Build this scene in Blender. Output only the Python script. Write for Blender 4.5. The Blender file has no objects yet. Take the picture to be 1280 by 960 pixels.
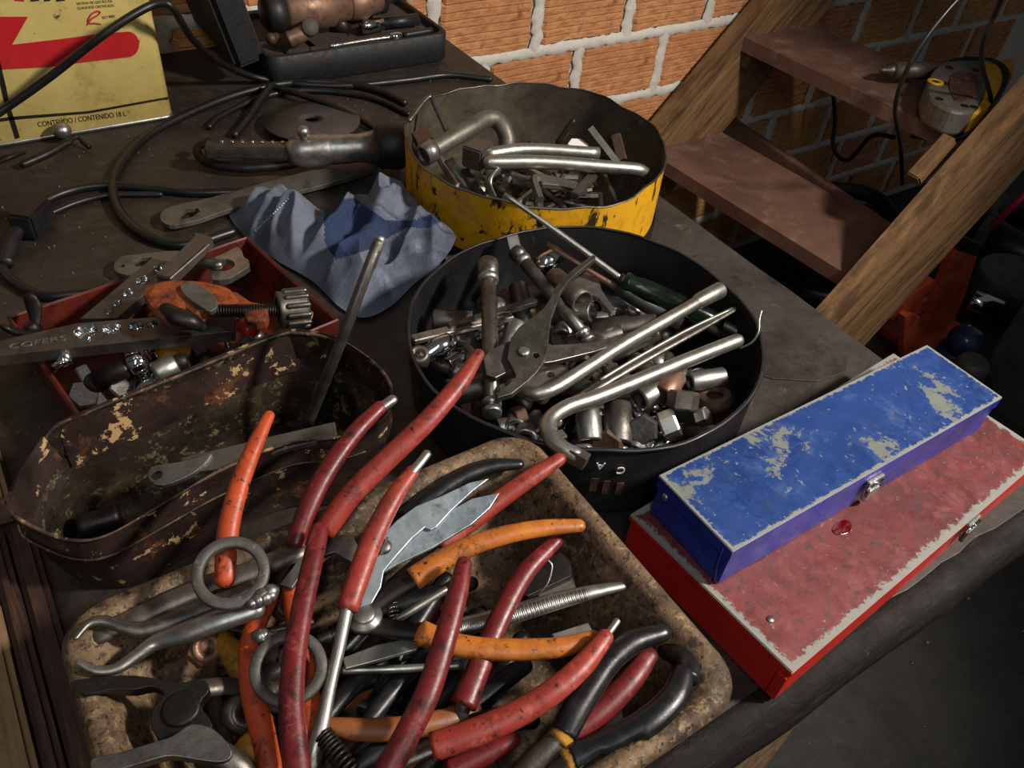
import bpy, bmesh, math, random
from mathutils import Vector, Matrix, noise
R = math.radians
SC = bpy.context.scene
COL = SC.collection
random.seed(7)

# ------------------------------------------------------------------ camera
FPX = 1035.0
YAW, PITCH, ROLL = R(38.0), R(42.72), R(7.13)
CAM = Vector((0, 0, 0.56))          # bench top is z = 0, the floor z = -0.85
FW = Vector((math.sin(YAW) * math.cos(PITCH), math.cos(YAW) * math.cos(PITCH), -math.sin(PITCH)))
_r0 = Vector((math.cos(YAW), -math.sin(YAW), 0)); _u0 = _r0.cross(FW)
RT = _r0 * math.cos(ROLL) + _u0 * math.sin(ROLL)
UP = RT.cross(FW)
cd = bpy.data.cameras.new('camera'); cam = bpy.data.objects.new('camera', cd); COL.objects.link(cam)
cd.sensor_fit = 'HORIZONTAL'; cd.sensor_width = 36.0; cd.lens = 36.0 * FPX / 1280.0
cd.clip_start = 0.01; cd.clip_end = 50
M = Matrix((RT, UP, -FW)).transposed().to_4x4(); M.translation = CAM
cam.matrix_world = M
SC.camera = cam

def ray(x, y): return FW + RT * ((x - 640.0) / FPX) - UP * ((y - 480.0) / FPX)
ZO = 0.0                            # level shift for the contents of one container
def P(x, y, z=0.0):
    z = z + ZO; d = ray(x, y); return CAM + d * ((z - CAM.z) / d.z)
def PY(x, y, Y):
    d = ray(x, y); return CAM + d * (Y / d.y)
def PP(pts, z=None): return [P(*p) if z is None else P(p[0], p[1], z) for p in pts]

# ------------------------------------------------------------------ world, lights, exposure
w = bpy.data.worlds.new('world'); SC.world = w; w.use_nodes = True
bgn = w.node_tree.nodes['Background']; bgn.inputs[0].default_value = (0.9, 0.95, 1.0, 1); bgn.inputs[1].default_value = 0.075
SC.view_settings.view_transform = 'Standard'; SC.view_settings.look = 'None'
SC.view_settings.gamma = 1.0; SC.view_settings.use_curve_mapping = False
SC.view_settings.exposure = 0.0
def area(name, loc, target, size, power, col=(1, 1, 1), sy=None):
    l = bpy.data.lights.new(name, 'AREA'); l.energy = power; l.color = col; l.size = size
    if sy: l.shape = 'RECTANGLE'; l.size_y = sy
    o = bpy.data.objects.new(name, l); COL.objects.link(o); o.location = loc
    o.rotation_euler = (Vector(target) - Vector(loc)).to_track_quat('-Z', 'Y').to_euler()
    return o
sl = bpy.data.lights.new('workshop_lamp_offscreen', 'SPOT'); sl.energy = 205; sl.color = (1.0, .93, .84); sl.shadow_soft_size = .10; sl.spot_size = R(74); sl.spot_blend = .65
so = bpy.data.objects.new('workshop_lamp_offscreen', sl); COL.objects.link(so); so.location = (1.3, -.5, 1.3)
so.rotation_euler = (Vector((.65, .80, 0)) - Vector(so.location)).to_track_quat('-Z', 'Y').to_euler()
area('fill_light_left_offscreen', (-0.35, -0.6, 1.6), (0.3, 0.4, 0), 0.15, 8, (0.95, 0.97, 1.0), 1.2)  # added soft fill from behind the camera, left; fitting assumed


# ------------------------------------------------------------------ materials
MATS = {}
def nd(nt, t, **kw):
    n = nt.nodes.new(t)
    for k, v in kw.items(): setattr(n, k, v)
    return n
def c4(c): return (c[0], c[1], c[2], 1)
def srgb(h):
    h = h.lstrip('#'); o = []
    for i in (0, 2, 4):
        v = int(h[i:i + 2], 16) / 255.0
        o.append(v / 12.92 if v <= .04045 else ((v + .055) / 1.055) ** 2.4)
    return tuple(o)
def noise_mask(nt, co, scale, lo, hi, detail=6, rough=.6, dist=0.0, stretch=None):
    if stretch:
        if len(stretch) == 4:
            vr = nd(nt, 'ShaderNodeVectorRotate', rotation_type='Y_AXIS'); vr.inputs['Angle'].default_value = stretch[3]
            nt.links.new(co, vr.inputs['Vector']); co = vr.outputs[0]; stretch = stretch[:3]
        mp = nd(nt, 'ShaderNodeMapping'); mp.inputs['Scale'].default_value = stretch
        nt.links.new(co, mp.inputs[0]); co = mp.outputs[0]
    n = nd(nt, 'ShaderNodeTexNoise'); n.inputs['Scale'].default_value = scale
    n.inputs['Detail'].default_value = detail; n.inputs['Roughness'].default_value = rough
    n.inputs['Distortion'].default_value = dist
    nt.links.new(co, n.inputs['Vector'])
    m = nd(nt, 'ShaderNodeMapRange', clamp=True)
    m.inputs['From Min'].default_value = lo; m.inputs['From Max'].default_value = hi
    nt.links.new(n.outputs[0], m.inputs['Value'])
    return m.outputs[0], n.outputs[0]
def mixc(nt, fac, a, b):
    m = nd(nt, 'ShaderNodeMix', data_type='RGBA')
    if isinstance(fac, float): m.inputs[0].default_value = fac
    else: nt.links.new(fac, m.inputs[0])
    for i, v in ((6, a), (7, b)):
        if isinstance(v, tuple): m.inputs[i].default_value = c4(v)
        else: nt.links.new(v, m.inputs[i])
    return m.outputs[2]
def math_n(nt, op, a, b=None, clamp=False):
    m = nd(nt, 'ShaderNodeMath', operation=op, use_clamp=clamp)
    for i, v in ((0, a), (1, b)):
        if v is None: continue
        if isinstance(v, (int, float)): m.inputs[i].default_value = v
        else: nt.links.new(v, m.inputs[i])
    return m.outputs[0]
def mat(name, col, rough=.5, metal=0.0, layers=(), bump=0.0, bscale=80, rvar=.15, edge=None, edgew=.02, spec=.5, mvar=None, coat=0):
    """layers: (colour, noise scale, lo, hi[, metal, stretch]) laid one over the other"""
    m = bpy.data.materials.new(name); m.use_nodes = True; nt = m.node_tree
    bs = nt.nodes['Principled BSDF']
    tc = nd(nt, 'ShaderNodeTexCoord'); co = tc.outputs['Object']
    cur = col; met = metal; nz = None
    for i, L in enumerate(layers):
        st = L[5] if len(L) > 5 else None
        mk, nz0 = noise_mask(nt, co, L[1], L[2], L[3], 10, .7, .3, st)
        cur = mixc(nt, mk, cur, L[0])
        if len(L) > 4 and L[4] is not None:
            mm = nd(nt, 'ShaderNodeMix', data_type='FLOAT')
            nt.links.new(mk, mm.inputs[0])
            if isinstance(met, float): mm.inputs[2].default_value = met
            else: nt.links.new(met, mm.inputs[2])
            mm.inputs[3].default_value = L[4]; met = mm.outputs[0]
    if edge:   # bare edges along the generated bounding box (col, axes)
        sep = nd(nt, 'ShaderNodeSeparateXYZ'); nt.links.new(tc.outputs['Generated'], sep.inputs[0])
        _, nn = noise_mask(nt, co, 140, 0, 1, 9, .8)
        wob = math_n(nt, 'MULTIPLY', math_n(nt, 'POWER', nn, 2.5), 6.5)
        tot = None
        for ax, ww in edge[1]:
            d = math_n(nt, 'ABSOLUTE', math_n(nt, 'SUBTRACT', sep.outputs[ax], .5))
            d = math_n(nt, 'SUBTRACT', .5, d)                       # 0 at the edge
            d = math_n(nt, 'SUBTRACT', 1.0, math_n(nt, 'DIVIDE', d, math_n(nt, 'MULTIPLY', wob, ww)))
            d = math_n(nt, 'MULTIPLY', d, 4.0, True)
            tot = d if tot is None else math_n(nt, 'MAXIMUM', tot, d)
        cur = mixc(nt, tot, cur, edge[0])
    if isinstance(cur, tuple): bs.inputs['Base Color'].default_value = c4(cur)
    else: nt.links.new(cur, bs.inputs['Base Color'])
    if isinstance(met, float): bs.inputs['Metallic'].default_value = met
    else: nt.links.new(met, bs.inputs['Metallic'])
    mk, nb = noise_mask(nt, co, bscale * .5, .25, .75, 5)
    rr = nd(nt, 'ShaderNodeMapRange'); rr.inputs['To Min'].default_value = max(.03, rough - rvar); rr.inputs['To Max'].default_value = min(1, rough + rvar)
    nt.links.new(mk, rr.inputs['Value']); nt.links.new(rr.outputs[0], bs.inputs['Roughness'])
    bs.inputs['Specular IOR Level'].default_value = spec
    if coat: bs.inputs['Coat Weight'].default_value = coat
    if bump:
        b = nd(nt, 'ShaderNodeBump'); b.inputs['Strength'].default_value = bump; b.inputs['Distance'].default_value = .002
        _, n2 = noise_mask(nt, co, bscale, 0, 1, 8, .65)
        nt.links.new(n2, b.inputs['Height']); nt.links.new(b.outputs[0], bs.inputs['Normal'])
    MATS[name] = m
    return m
S = srgb
rust = S('#4a2a18'); grime = S('#1c1713'); soot = S('#0e0c0b')
mat('steel', S('#a5a49e'), .38, .92, [(S('#77726a'), 40, .45, .7), (S('#4a3d31'), 90, .58, .72, .4)], .06, 150, .12)
mat('bright_steel', S('#aeada5'), .40, .92, [(S('#85827a'), 50, .45, .72), (S('#55493c'), 120, .60, .74, .4)], .04, 200, .1)
mat('chrome', S('#d2d4d4'), .14, 1.0, [(S('#6a655e'), 70, .55, .75)], .03, 200, .08)
mat('dark_steel', S('#6e6963'), .40, .85, [(S('#403a34'), 35, .45, .7), (rust, 80, .6, .75, .3)], .2, 150)
mat('black_iron', S('#2c2826'), .45, .7, [(S('#3d3733'), 50, .5, .75), (rust, 60, .62, .8, .2)], .2, 160)
mat('rusty_iron', S('#5b4436'), .6, .55, [(S('#8a6a50'), 60, .5, .75), (S('#2c2019'), 40, .5, .7)], .4, 140)
mat('brown_steel', S('#6e665e'), .45, .8, [(S('#38291f'), 60, .45, .7, .3), (S('#7d756b'), 100, .55, .75)], .25, 140)
mat('copper_brown', S('#8b6a58'), .5, .6, [(S('#4d3a30'), 60, .5, .7)], .2)
mat('red_grip', S('#963528'), .45, 0.0, [(S('#7d2a20'), 30, .42, .65), (S('#b5594a'), 80, .55, .72), (S('#47201a'), 55, .54, .66), (S('#1f1512'), 170, .58, .66)], .12, 260, .12)
mat('dark_red_grip', S('#6d1d1d'), .40, 0.0, [(S('#4c1415'), 30, .42, .65), (S('#93443f'), 70, .56, .72), (S('#2a100e'), 50, .54, .66), (S('#150c0a'), 170, .58, .66)], .12, 260, .12)
mat('orange_grip', S('#bd6e26'), .42, 0.0, [(S('#9a5520'), 30, .42, .65), (S('#cf8a45'), 80, .58, .74), (S('#5a3416'), 55, .55, .66), (S('#22150c'), 170, .58, .66)], .12, 260, .12)
mat('orange_red_grip', S('#b9481f'), .45, 0.0, [(S('#913614'), 30, .42, .65), (S('#c96238'), 80, .58, .74), (S('#4f2110'), 55, .55, .66), (S('#221008'), 170, .57, .65)], .12, 260, .12)
mat('brown_orange_grip', S('#8d5126'), .5, 0.0, [(S('#54301a'), 30, .45, .7), (S('#22150c'), 90, .6, .72)], .1, 220, .1)
mat('black_grip', S('#131315'), .35, 0.0, [(S('#2a2a2d'), 60, .5, .8)], .1, 220, .1)
mat('yellow_grip', S('#b07d18'), .55, 0.0, [(S('#5c3c12'), 50, .45, .65), (S('#241a10'), 90, .58, .7)], .2)
mat('orange_paint', S('#9a4a20'), .5, .2, [(S('#5c3220'), 40, .42, .6), (S('#b3602c'), 90, .56, .72), (S('#2a1d16'), 60, .52, .64)], .5, 120)
mat('black_plastic', S('#141416'), .5, 0.0, [(S('#26241f'), 30, .45, .8)], .1)
mat('black_paint_can', S('#1d1d20'), .42, .1, [(S('#2c2b2b'), 20, .4, .7), (S('#4b4540'), 120, .66, .72)], .08)
mat('can_inside', S('#4d463c'), .5, .55, [(S('#6d6455'), 14, .4, .65), (S('#2e271f'), 22, .55, .75), (S('#8a7a62'), 60, .62, .75)], .3, 60)
mat('black_can_inside', S('#222224'), .4, .2, [(S('#131211'), 14, .4, .65), (S('#3d3834'), 70, .62, .75)], .1)
mat('yellow_can_paint', S('#d29a14'), .42, 0.0, [(S('#a06d10'), 30, .5, .75), (S('#3a2e1d'), 55, .56, .6, .3, (1, 1, .35)), (S('#1f1813'), 26, .60, .63, .3)], .2, 90)
mat('bench_skin', S('#2e2721'), .55, 0.0, [(S('#1f1914'), 6, .4, .62), (S('#43382f'), 24, .5, .75), (S('#1a1512'), 40, .6, .72), (S('#8a7c6c'), 260, .72, .76)], .5, 120)
mat('bench_sheet', S('#423d37'), .55, .2, [(S('#2f2a26'), 8, .4, .65), (S('#5c4a3d'), 30, .6, .68), (S('#211c18'), 26, .6, .66), (S('#96897a'), 240, .72, .76)], .35, 100)
mat('dark_wood', S('#3d281c'), .6, 0.0, [(S('#20140e'), 12, .4, .6, None, (8, .6, 8)), (S('#5c3d2a'), 20, .5, .7, None, (10, .8, 10))], .5, 60)
mat('edge_wood', S('#1d1714'), .7, 0.0, [(S('#0f0b09'), 14, .4, .6, None, (.7, 8, 8)), (S('#332a25'), 40, .56, .72, None, (.6, 4, 4)), (S('#574e46'), 110, .66, .72)], 1.0, 80, spec=.2)
mat('pale_wood', S('#8b6f4e'), .65, 0.0, [(S('#5c452e'), 10, .4, .65, None, (8, .6, 8)), (S('#3a2a1c'), 24, .58, .75)], .4, 60)
mat('beam_wood', S('#7a5a39'), .66, 0.0, [(S('#4f3822'), 9, .44, .60, None, (.5, 3, 7, .806)), (S('#94714a'), 22, .52, .70, None, (.4, 3, 8, .806)), (S('#33251a'), 7, .52, .70, None, (.8, 2, 4, .806)), (S('#a98a62'), 60, .64, .76, None, (.6, 4, 6, .806))], .6, 70)
mat('tread_wood', S('#6b4d3f'), .65, 0.0, [(S('#543a30'), 7, .4, .65), (S('#866a5b'), 12, .52, .75), (S('#2e1d16'), 30, .62, .78)], .3, 60)
mat('brick_clay', S('#b3774a'), .85, 0.0, [(S('#c88f5f'), 9, .42, .65), (S('#8f5a3a'), 14, .46, .66, None, (2, 2, 10)), (S('#a58a70'), 40, .60, .74), (S('#6e4a34'), 22, .58, .72)], .6, 90)
mat('brick_clay_b', S('#ba8248'), .85, 0.0, [(S('#cd9a5e'), 9, .42, .65), (S('#946a3e'), 14, .46, .66, None, (2, 2, 12)), (S('#6a5038'), 30, .57, .72), (S('#ad977c'), 50, .62, .75)], .6, 90)
mat('mortar', S('#c6c0b6'), .95, 0.0, [(S('#b3aca2'), 30, .45, .7), (S('#e0dbd2'), 60, .55, .75)], .8, 60)
mat('floor_concrete', S('#35332f'), .75, 0.0, [(S('#211f1d'), 5, .4, .65), (S('#494640'), 30, .55, .8), (S('#8b8378'), 120, .73, .76)], .6, 60)
mat('blue_paint', S('#27437f'), .38, .1, [(S('#1a3368'), 9, .4, .65), (S('#4d669a'), 26, .52, .75), (S('#83877f'), 13, .565, .585, .3), (S('#27437f'), 70, .53, .56, .1), (S('#8f938b'), 130, .63, .645, .3), (S('#353f3c'), 50, .58, .72)], .12, 120, edge=(S('#8b8c85'), ((0, .009), (1, .034))))
mat('blue_body', S('#25359a'), .38, .1, [(S('#141f66'), 12, .45, .7), (S('#6c5f7a'), 60, .62, .72), (S('#1a1a22'), 90, .62, .7)], .12, 120)
mat('red_lid', S('#733130'), .5, .05, [(S('#582424'), 9, .40, .60), (S('#84453f'), 40, .50, .72), (S('#43302d'), 130, .53, .66), (S('#2a1f1d'), 30, .60, .70), (S('#8a7b73'), 190, .62, .69)], .15, 120, edge=(S('#85847d'), ((0, .014), (1, .034))))
mat('red_body', S('#c2261b'), .32, .05, [(S('#9a1a14'), 14, .5, .75), (S('#54150f'), 90, .63, .7)], .1, 120)
mat('red_tray', S('#64200f'), .5, .1, [(S('#4a170e'), 14, .4, .62), (S('#2b110c'), 30, .50, .66), (S('#1c1210'), 80, .55, .66)], .25, 110)
mat('pan_rust', S('#6e573e'), .65, .12, [(S('#8a7052'), 30, .48, .64), (S('#46321f'), 14, .46, .60), (S('#2f2217'), 7, .53, .68), (S('#957d5a'), 150, .54, .66), (S('#33251a'), 110, .53, .62), (S('#1a130d'), 240, .55, .63)], .6, 160)
mat('tub_paint', S('#2c211e'), .4, .15, [(S('#3d2d29'), 18, .4, .65), (S('#17100e'), 30, .5, .7), (S('#5f3c24'), 24, .56, .62), (S('#b9966a'), 44, .60, .615)], .2, 110)
mat('tub_inside', S('#2c221a'), .5, .3, [(S('#4a3d28'), 12, .50, .62), (S('#17120e'), 16, .50, .62), (S('#6f6745'), 90, .56, .64), (S('#9a8660'), 60, .62, .68)], .5, 110)
mat('tub_edge', S('#5a4230'), .6, .2, [(S('#221812'), 40, .42, .56), (S('#b8966a'), 60, .56, .66)], .4, 90)
mat('tin_yellow', S('#c4b06c'), .42, 0.0, [(S('#b09a58'), 6, .4, .65), (S('#8a753f'), 20, .54, .72), (S('#3d3320'), 70, .61, .68), (S('#e2d292'), 60, .64, .76)], .08, 60)
mat('tin_red', S('#b01f24'), .38, 0.0, [(S('#8f181d'), 20, .5, .75), (S('#c9b9a0'), 120, .69, .72)], .05)
mat('print_black', S('#15120f'), .5)
mat('print_white', S('#d8cfc8'), .5)
mat('cloth_blue', S('#646b7b'), .9, 0.0, [(S('#464a56'), 9, .42, .62), (S('#7f8aa2'), 16, .54, .72), (S('#322f33'), 12, .54, .70)], .4, 400)
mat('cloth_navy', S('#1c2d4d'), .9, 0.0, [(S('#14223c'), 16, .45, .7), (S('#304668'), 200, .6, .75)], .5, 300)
mat('stitch', S('#b7bcc8'), .9)
mat('cable', S('#0f0f0f'), .42, 0.0, [(S('#1e1c1a'), 30, .5, .75)], .08)
mat('case_plastic', S('#121214'), .6, 0.0, [(S('#1c1c1f'), 200, .45, .7)], .25, 300)
mat('foam', S('#3d322a'), .9, 0.0, [(S('#2a221d'), 20, .4, .7)], .5, 150)
mat('grey_disc', S('#3f3833'), .8, 0.0, [(S('#2b2622'), 30, .4, .7), (S('#6b6056'), 150, .65, .75)], .4, 200)
mat('grey_bar', S('#6a665c'), .5, .6, [(S('#4a463d'), 14, .45, .65), (S('#37322b'), 40, .55, .75)], .2, 100)
mat('green_handle', S('#0f2213'), .2, 0.0, [(S('#0a0d0a'), 18, .42, .6)], .03)
mat('drill_yellow', S('#c79a12'), .4, 0.0, [(S('#7d5f12'), 40, .52, .72), (S('#2a2115'), 60, .62, .72)], .15)
mat('drill_grey', S('#77736a'), .5, .5, [(S('#4a443a'), 40, .45, .7), (S('#8c6a1c'), 30, .62, .7)], .3)
mat('jack_orange', S('#c2532f'), .45, .1, [(S('#7a2815'), 20, .45, .7), (S('#2c1a14'), 50, .6, .72)], .2)
mat('grey_plate', S('#4f4e4a'), .6, .3, [(S('#36342f'), 20, .4, .7)], .2)
mat('blue_machine', S('#1c3a5e'), .4, .2, [(S('#12263f'), 20, .4, .7)], .1)
mat('pink_red', S('#b02a3a'), .4)
mat('bottle_blue', S('#2b3f55'), .25, .3)

# ------------------------------------------------------------------ mesh helpers
def catmull(pts, n=8, closed=False):
    pts = [Vector(p) for p in pts]; out = []
    N = len(pts)
    if N < 3 and not closed: return [pts[0].lerp(pts[1], i / n) for i in range(n + 1)]
    for i in range(N if closed else N - 1):
        p0 = pts[(i - 1) % N] if (closed or i > 0) else pts[0] * 2 - pts[1]
        p1 = pts[i]; p2 = pts[(i + 1) % N]
        p3 = pts[(i + 2) % N] if (closed or i < N - 2) else pts[-1] * 2 - pts[-2]
        for k in range(n):
            t = k / n
            out.append(.5 * ((2 * p1) + (p2 - p0) * t + (2 * p0 - 5 * p1 + 4 * p2 - p3) * t * t + (3 * p1 - p0 - 3 * p2 + p3) * t ** 3))
    if not closed: out.append(pts[-1])
    return out

class MB:
    def __init__(s): s.v = []; s.f = []; s.mi = []; s.sm = []
    def add(s, v, f, smooth=True, mi=0):
        o = len(s.v); s.v += [Vector(p) for p in v]
        for q in f: s.f.append([i + o for i in q]); s.mi.append(mi); s.sm.append(smooth)
        return s
    def tube(s, path, r, seg=12, flat=1.0, up=None, closed=False, cap='flat', smooth=True, mi=0, square=False):
        """sweep a (flattened) circle along path; r a number or one per point"""
        n = len(path)
        rr = [r] * n if isinstance(r, (int, float)) else [interp(r, i / (n - 1)) for i in range(n)] if len(r) != n else list(r)
        path = [Vector(p) for p in path]
        if cap in ('round', 'start') and not closed:
            a, b = path[0], path[-1]; d0 = (path[0] - path[1]).normalized(); d1 = (path[-1] - path[-2]).normalized()
            pre = [(a + d0 * rr[0] * math.sin(t), rr[0] * math.cos(t)) for t in (1.45, 1.1, .7, .35)]
            post = [] if cap == 'start' else [(b + d1 * rr[-1] * math.sin(t), rr[-1] * math.cos(t)) for t in (.35, .7, 1.1, 1.45)]
            path = [p for p, _ in pre] + path + [p for p, _ in post]
            rr = [q for _, q in pre] + rr + [q for _, q in post]; n = len(path)
        T = []
        for i in range(n):
            a = path[(i - 1) % n] if (closed or i) else path[i]
            b = path[(i + 1) % n] if (closed or i < n - 1) else path[i]
            t = b - a
            T.append(t.normalized() if t.length > 1e-9 else Vector((1, 0, 0)))
        u = Vector(up) if up else (Vector((0, 0, 1)) if abs(T[0].z) < .9 else Vector((1, 0, 0)))
        vs = []
        for i in range(n):
            u = (u - T[i] * u.dot(T[i])); u = u.normalized() if u.length > 1e-6 else T[i].orthogonal().normalized()
            b = T[i].cross(u)
            for k in range(seg):
                a = 2 * math.pi * (k + .5 * square) / seg
                q = (1.0 / max(abs(math.cos(a)), abs(math.sin(a))) * .8 if False else 1.0)
                vs.append(path[i] + b * (math.cos(a) * rr[i] * q) + u * (math.sin(a) * rr[i] * flat * q))
        fs = []
        for i in range(n if closed else n - 1):
            j = (i + 1) % n
            for k in range(seg):
                l = (k + 1) % seg
                fs.append([i * seg + k, i * seg + l, j * seg + l, j * seg + k])
        if not closed:
            fs.append(list(range(seg))[::-1]); fs.append([(n - 1) * seg + k for k in range(seg)])
        return s.add(vs, fs, smooth, mi)
    def lathe(s, base, axis, prof, seg=20, smooth=True, mi=0, phase=0, close=True):
        """prof: list of (h, r) along axis"""
        base = Vector(base); ax = Vector(axis).normalized(); u = ax.orthogonal().normalized()
        if abs(ax.z) < .95:
            u = (Vector((0, 0, 1)) - ax * ax.z).normalized()
        b = ax.cross(u); vs = []; fs = []
        for h, r in prof:
            for k in range(seg):
                a = 2 * math.pi * k / seg + phase
                vs.append(base + ax * h + (u * math.cos(a) + b * math.sin(a)) * max(r, 1e-5))
        for i in range(len(prof) - 1):
            for k in range(seg):
                l = (k + 1) % seg; fs.append([i * seg + k, i * seg + l, (i + 1) * seg + l, (i + 1) * seg + k])
        if close:
            fs.append(list(range(seg))[::-1]); fs.append([(len(prof) - 1) * seg + k for k in range(seg)])
        return s.add(vs, fs, smooth, mi)
    def box(s, c, size, rz=0, M3=None, bev=0.0, mi=0):
        hx, hy, hz = size[0] / 2, size[1] / 2, size[2] / 2; b = min(bev, hx * .8, hy * .8, hz * .8)
        bm = bmesh.new(); bmesh.ops.create_cube(bm, size=1.0)
        for v in bm.verts: v.co = Vector((v.co.x * size[0], v.co.y * size[1], v.co.z * size[2]))
        if b > 0: bmesh.ops.bevel(bm, geom=bm.edges[:], offset=b, segments=2, affect='EDGES')
        m3 = M3 if M3 else Matrix.Rotation(rz, 3, 'Z')
        bm.verts.index_update()
        s.add([m3 @ v.co + Vector(c) for v in bm.verts], [[v.index for v in f.verts] for f in bm.faces], False, mi)
        bm.free(); return s
    def prism(s, base, axis, h, r, n=6, phase=0.0, bev=.12, mi=0):
        return s.lathe(base, axis, [(0, r * (1 - bev)), (h * bev, r), (h * (1 - bev), r), (h, r * (1 - bev))], n, False, mi, phase)
    def mesh(s, me, fn=None, smooth=False, mi=0):
        return s.add([fn(v.co) if fn else v.co.copy() for v in me.vertices], [list(p.vertices) for p in me.polygons], smooth, mi)

def interp(r, t):
    x = t * (len(r) - 1); i = min(int(x), len(r) - 2); return r[i] + (r[i + 1] - r[i]) * (x - i)

def curve_mesh(polys, thick, bev=0.0):
    cu = bpy.data.curves.new('c', 'CURVE'); cu.dimensions = '2D'; cu.fill_mode = 'BOTH'
    cu.extrude = max(thick / 2 - bev, 0); cu.bevel_depth = bev; cu.bevel_resolution = 1; cu.offset = -bev
    for pl in polys:
        sp = cu.splines.new('POLY'); sp.points.add(len(pl) - 1); sp.use_cyclic_u = True
        for p, q in zip(sp.points, pl): p.co = (q[0], q[1], 0, 1)
    o = bpy.data.objects.new('c', cu); me = bpy.data.meshes.new_from_object(o)
    bpy.data.objects.remove(o); bpy.data.curves.remove(cu)
    return me
def plane3(a, b, c):
    """plane through three (px,py,z) marks -> origin, e1, e2, normal (up)"""
    A, B, C = P(*a), P(*b), P(*c); n = (B - A).cross(C - A).normalized()
    if n.z < 0: n = -n
    e1 = (B - A).normalized(); return A, e1, n.cross(e1), n
def plate_px(mb, outline, thick, pl, holes=(), bev=.0006, mi=0, smooth_n=0):
    """an outline marked on the photograph, laid on its own plane in space and given real thickness (below the plane)"""
    A, e1, e2, n = pl
    def onp(x, y):
        d = ray(x, y); p = CAM + d * ((A - CAM).dot(n) / d.dot(n)); return ((p - A).dot(e1), (p - A).dot(e2), 0)
    pts = [onp(*q) for q in outline]
    if smooth_n: pts = [tuple(q) for q in catmull(pts, smooth_n, True)]
    polys = [pts]
    for h in holes:
        if len(h) == 3: # (px,py,radius m)
            c = onp(h[0], h[1]); polys.append([(c[0] + h[2] * math.cos(a * math.pi / 8), c[1] + h[2] * math.sin(a * math.pi / 8)) for a in range(16)])
        else: polys.append([onp(*q) for q in h])
    me = curve_mesh(polys, thick, bev)
    mb.mesh(me, lambda v: A + e1 * v.x + e2 * v.y + n * (v.z - thick / 2), False, mi)
    bpy.data.meshes.remove(me); return mb
def text_mesh(mb, txt, size, O, e1, e2, n, align='LEFT', thick=.0004, mi=0, sx=1.0):
    cu = bpy.data.curves.new('t', 'FONT'); cu.body = txt; cu.size = size; cu.extrude = thick; cu.align_x = align
    o = bpy.data.objects.new('t', cu); me = bpy.data.meshes.new_from_object(o)
    mb.mesh(me, lambda v: O + e1 * (v.x * sx) + e2 * v.y + n * v.z, False, mi)
    bpy.data.objects.remove(o); bpy.data.curves.remove(cu); bpy.data.meshes.remove(me); return mb

def to_obj(name, mb, mats, origin):
    me = bpy.data.meshes.new(name)
    me.from_pydata([tuple(v - origin) for v in mb.v], [], mb.f)
    if isinstance(mats, str): mats = [mats]
    for m in mats: me.materials.append(MATS[m])
    for p, i, s in zip(me.polygons, mb.mi, mb.sm): p.material_index = i; p.use_smooth = s
    me.validate(); me.update()
    bm = bmesh.new(); bm.from_mesh(me); bmesh.ops.recalc_face_normals(bm, faces=bm.faces[:]); bm.to_mesh(me); bm.free()
    o = bpy.data.objects.new(name, me); COL.objects.link(o); return o
CLAMP = None
class Thing:
    """collects parts in place; done() makes the Empty at the base and hangs the parts on it"""
    def __init__(s, name, label, cat, group=None, kind=None):
        s.name, s.label, s.cat, s.group, s.kind, s.parts = name, label, cat, group, kind, []
    def part(s, name, mb, mats, sub=None, label=None):
        s.parts.append((name, mb, mats, sub, label)); return len(s.parts) - 1
    def done(s):
        if CLAMP:                                # keep what lies in the pan inside its walls
            x0, x1, y0, y1 = CLAMP
            for p in s.parts:
                for v in p[1].v:
                    if v.z < .089:
                        i = .017 if v.z > .074 else .022 + (.074 - max(v.z, .016)) / .058 * .026
                        v.x = min(max(v.x, x0 + i), x1 - i); v.y = min(max(v.y, y0 + i), y1 - i); v.z = max(v.z, .0145)
        vs = [v for p in s.parts for v in p[1].v]
        lo = Vector((min(v.x for v in vs), min(v.y for v in vs), min(v.z for v in vs))); hi = Vector((max(v.x for v in vs), max(v.y for v in vs), 0))
        base = Vector(((lo.x + hi.x) / 2, (lo.y + hi.y) / 2, lo.z))
        if len(s.parts) == 1 and s.parts[0][3] is None:
            root = to_obj(s.name, s.parts[0][1], s.parts[0][2], base); root.location = base
        else:
            root = bpy.data.objects.new(s.name, None); COL.objects.link(root); root.location = base; root.empty_display_size = .02
            objs = []
            for nm, mb, mats, sub, lb in s.parts:
                o = to_obj(nm, mb, mats, base); o.parent = root if sub is None else objs[sub]
                if lb: o['label'] = lb
                objs.append(o)
        if s.label: root['label'] = s.label
        if s.cat: root['category'] = s.cat
        if s.group: root['group'] = s.group
        if s.kind: root['kind'] = s.kind
        s.root = root; return root
def one(name, label, cat, mb, mats, group=None, kind=None):
    t = Thing(name, label, cat, group, kind); t.part(name, mb, mats); return t.done()
def dup(root, loc, rot, label=None, group=None, scale=1.0):
    r = root.copy(); COL.objects.link(r); r.location = loc; r.rotation_euler = rot; r.scale = (scale,) * 3
    if label: r['label'] = label
    if group: r['group'] = group
    for ch in list(root.children):
        c = ch.copy(); COL.objects.link(c); c.parent = r
        for g in list(ch.children):
            d = g.copy(); COL.objects.link(d); d.parent = c
    return r
mat('glossy_dark_red', S('#5a0508'), .06, 0.0, spec=.8)
mat('blade_steel', S('#8f999e'), .42, .55, [(S('#78838a'), 20, .42, .65), (S('#5a6066'), 60, .56, .7), (S('#a9b2b6'), 120, .58, .72)], .1, 160)
mat('ring_steel', S('#5c5853'), .6, .5, [(S('#403c38'), 60, .45, .7), (S('#7d7872'), 120, .58, .72)], .3, 160)

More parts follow.
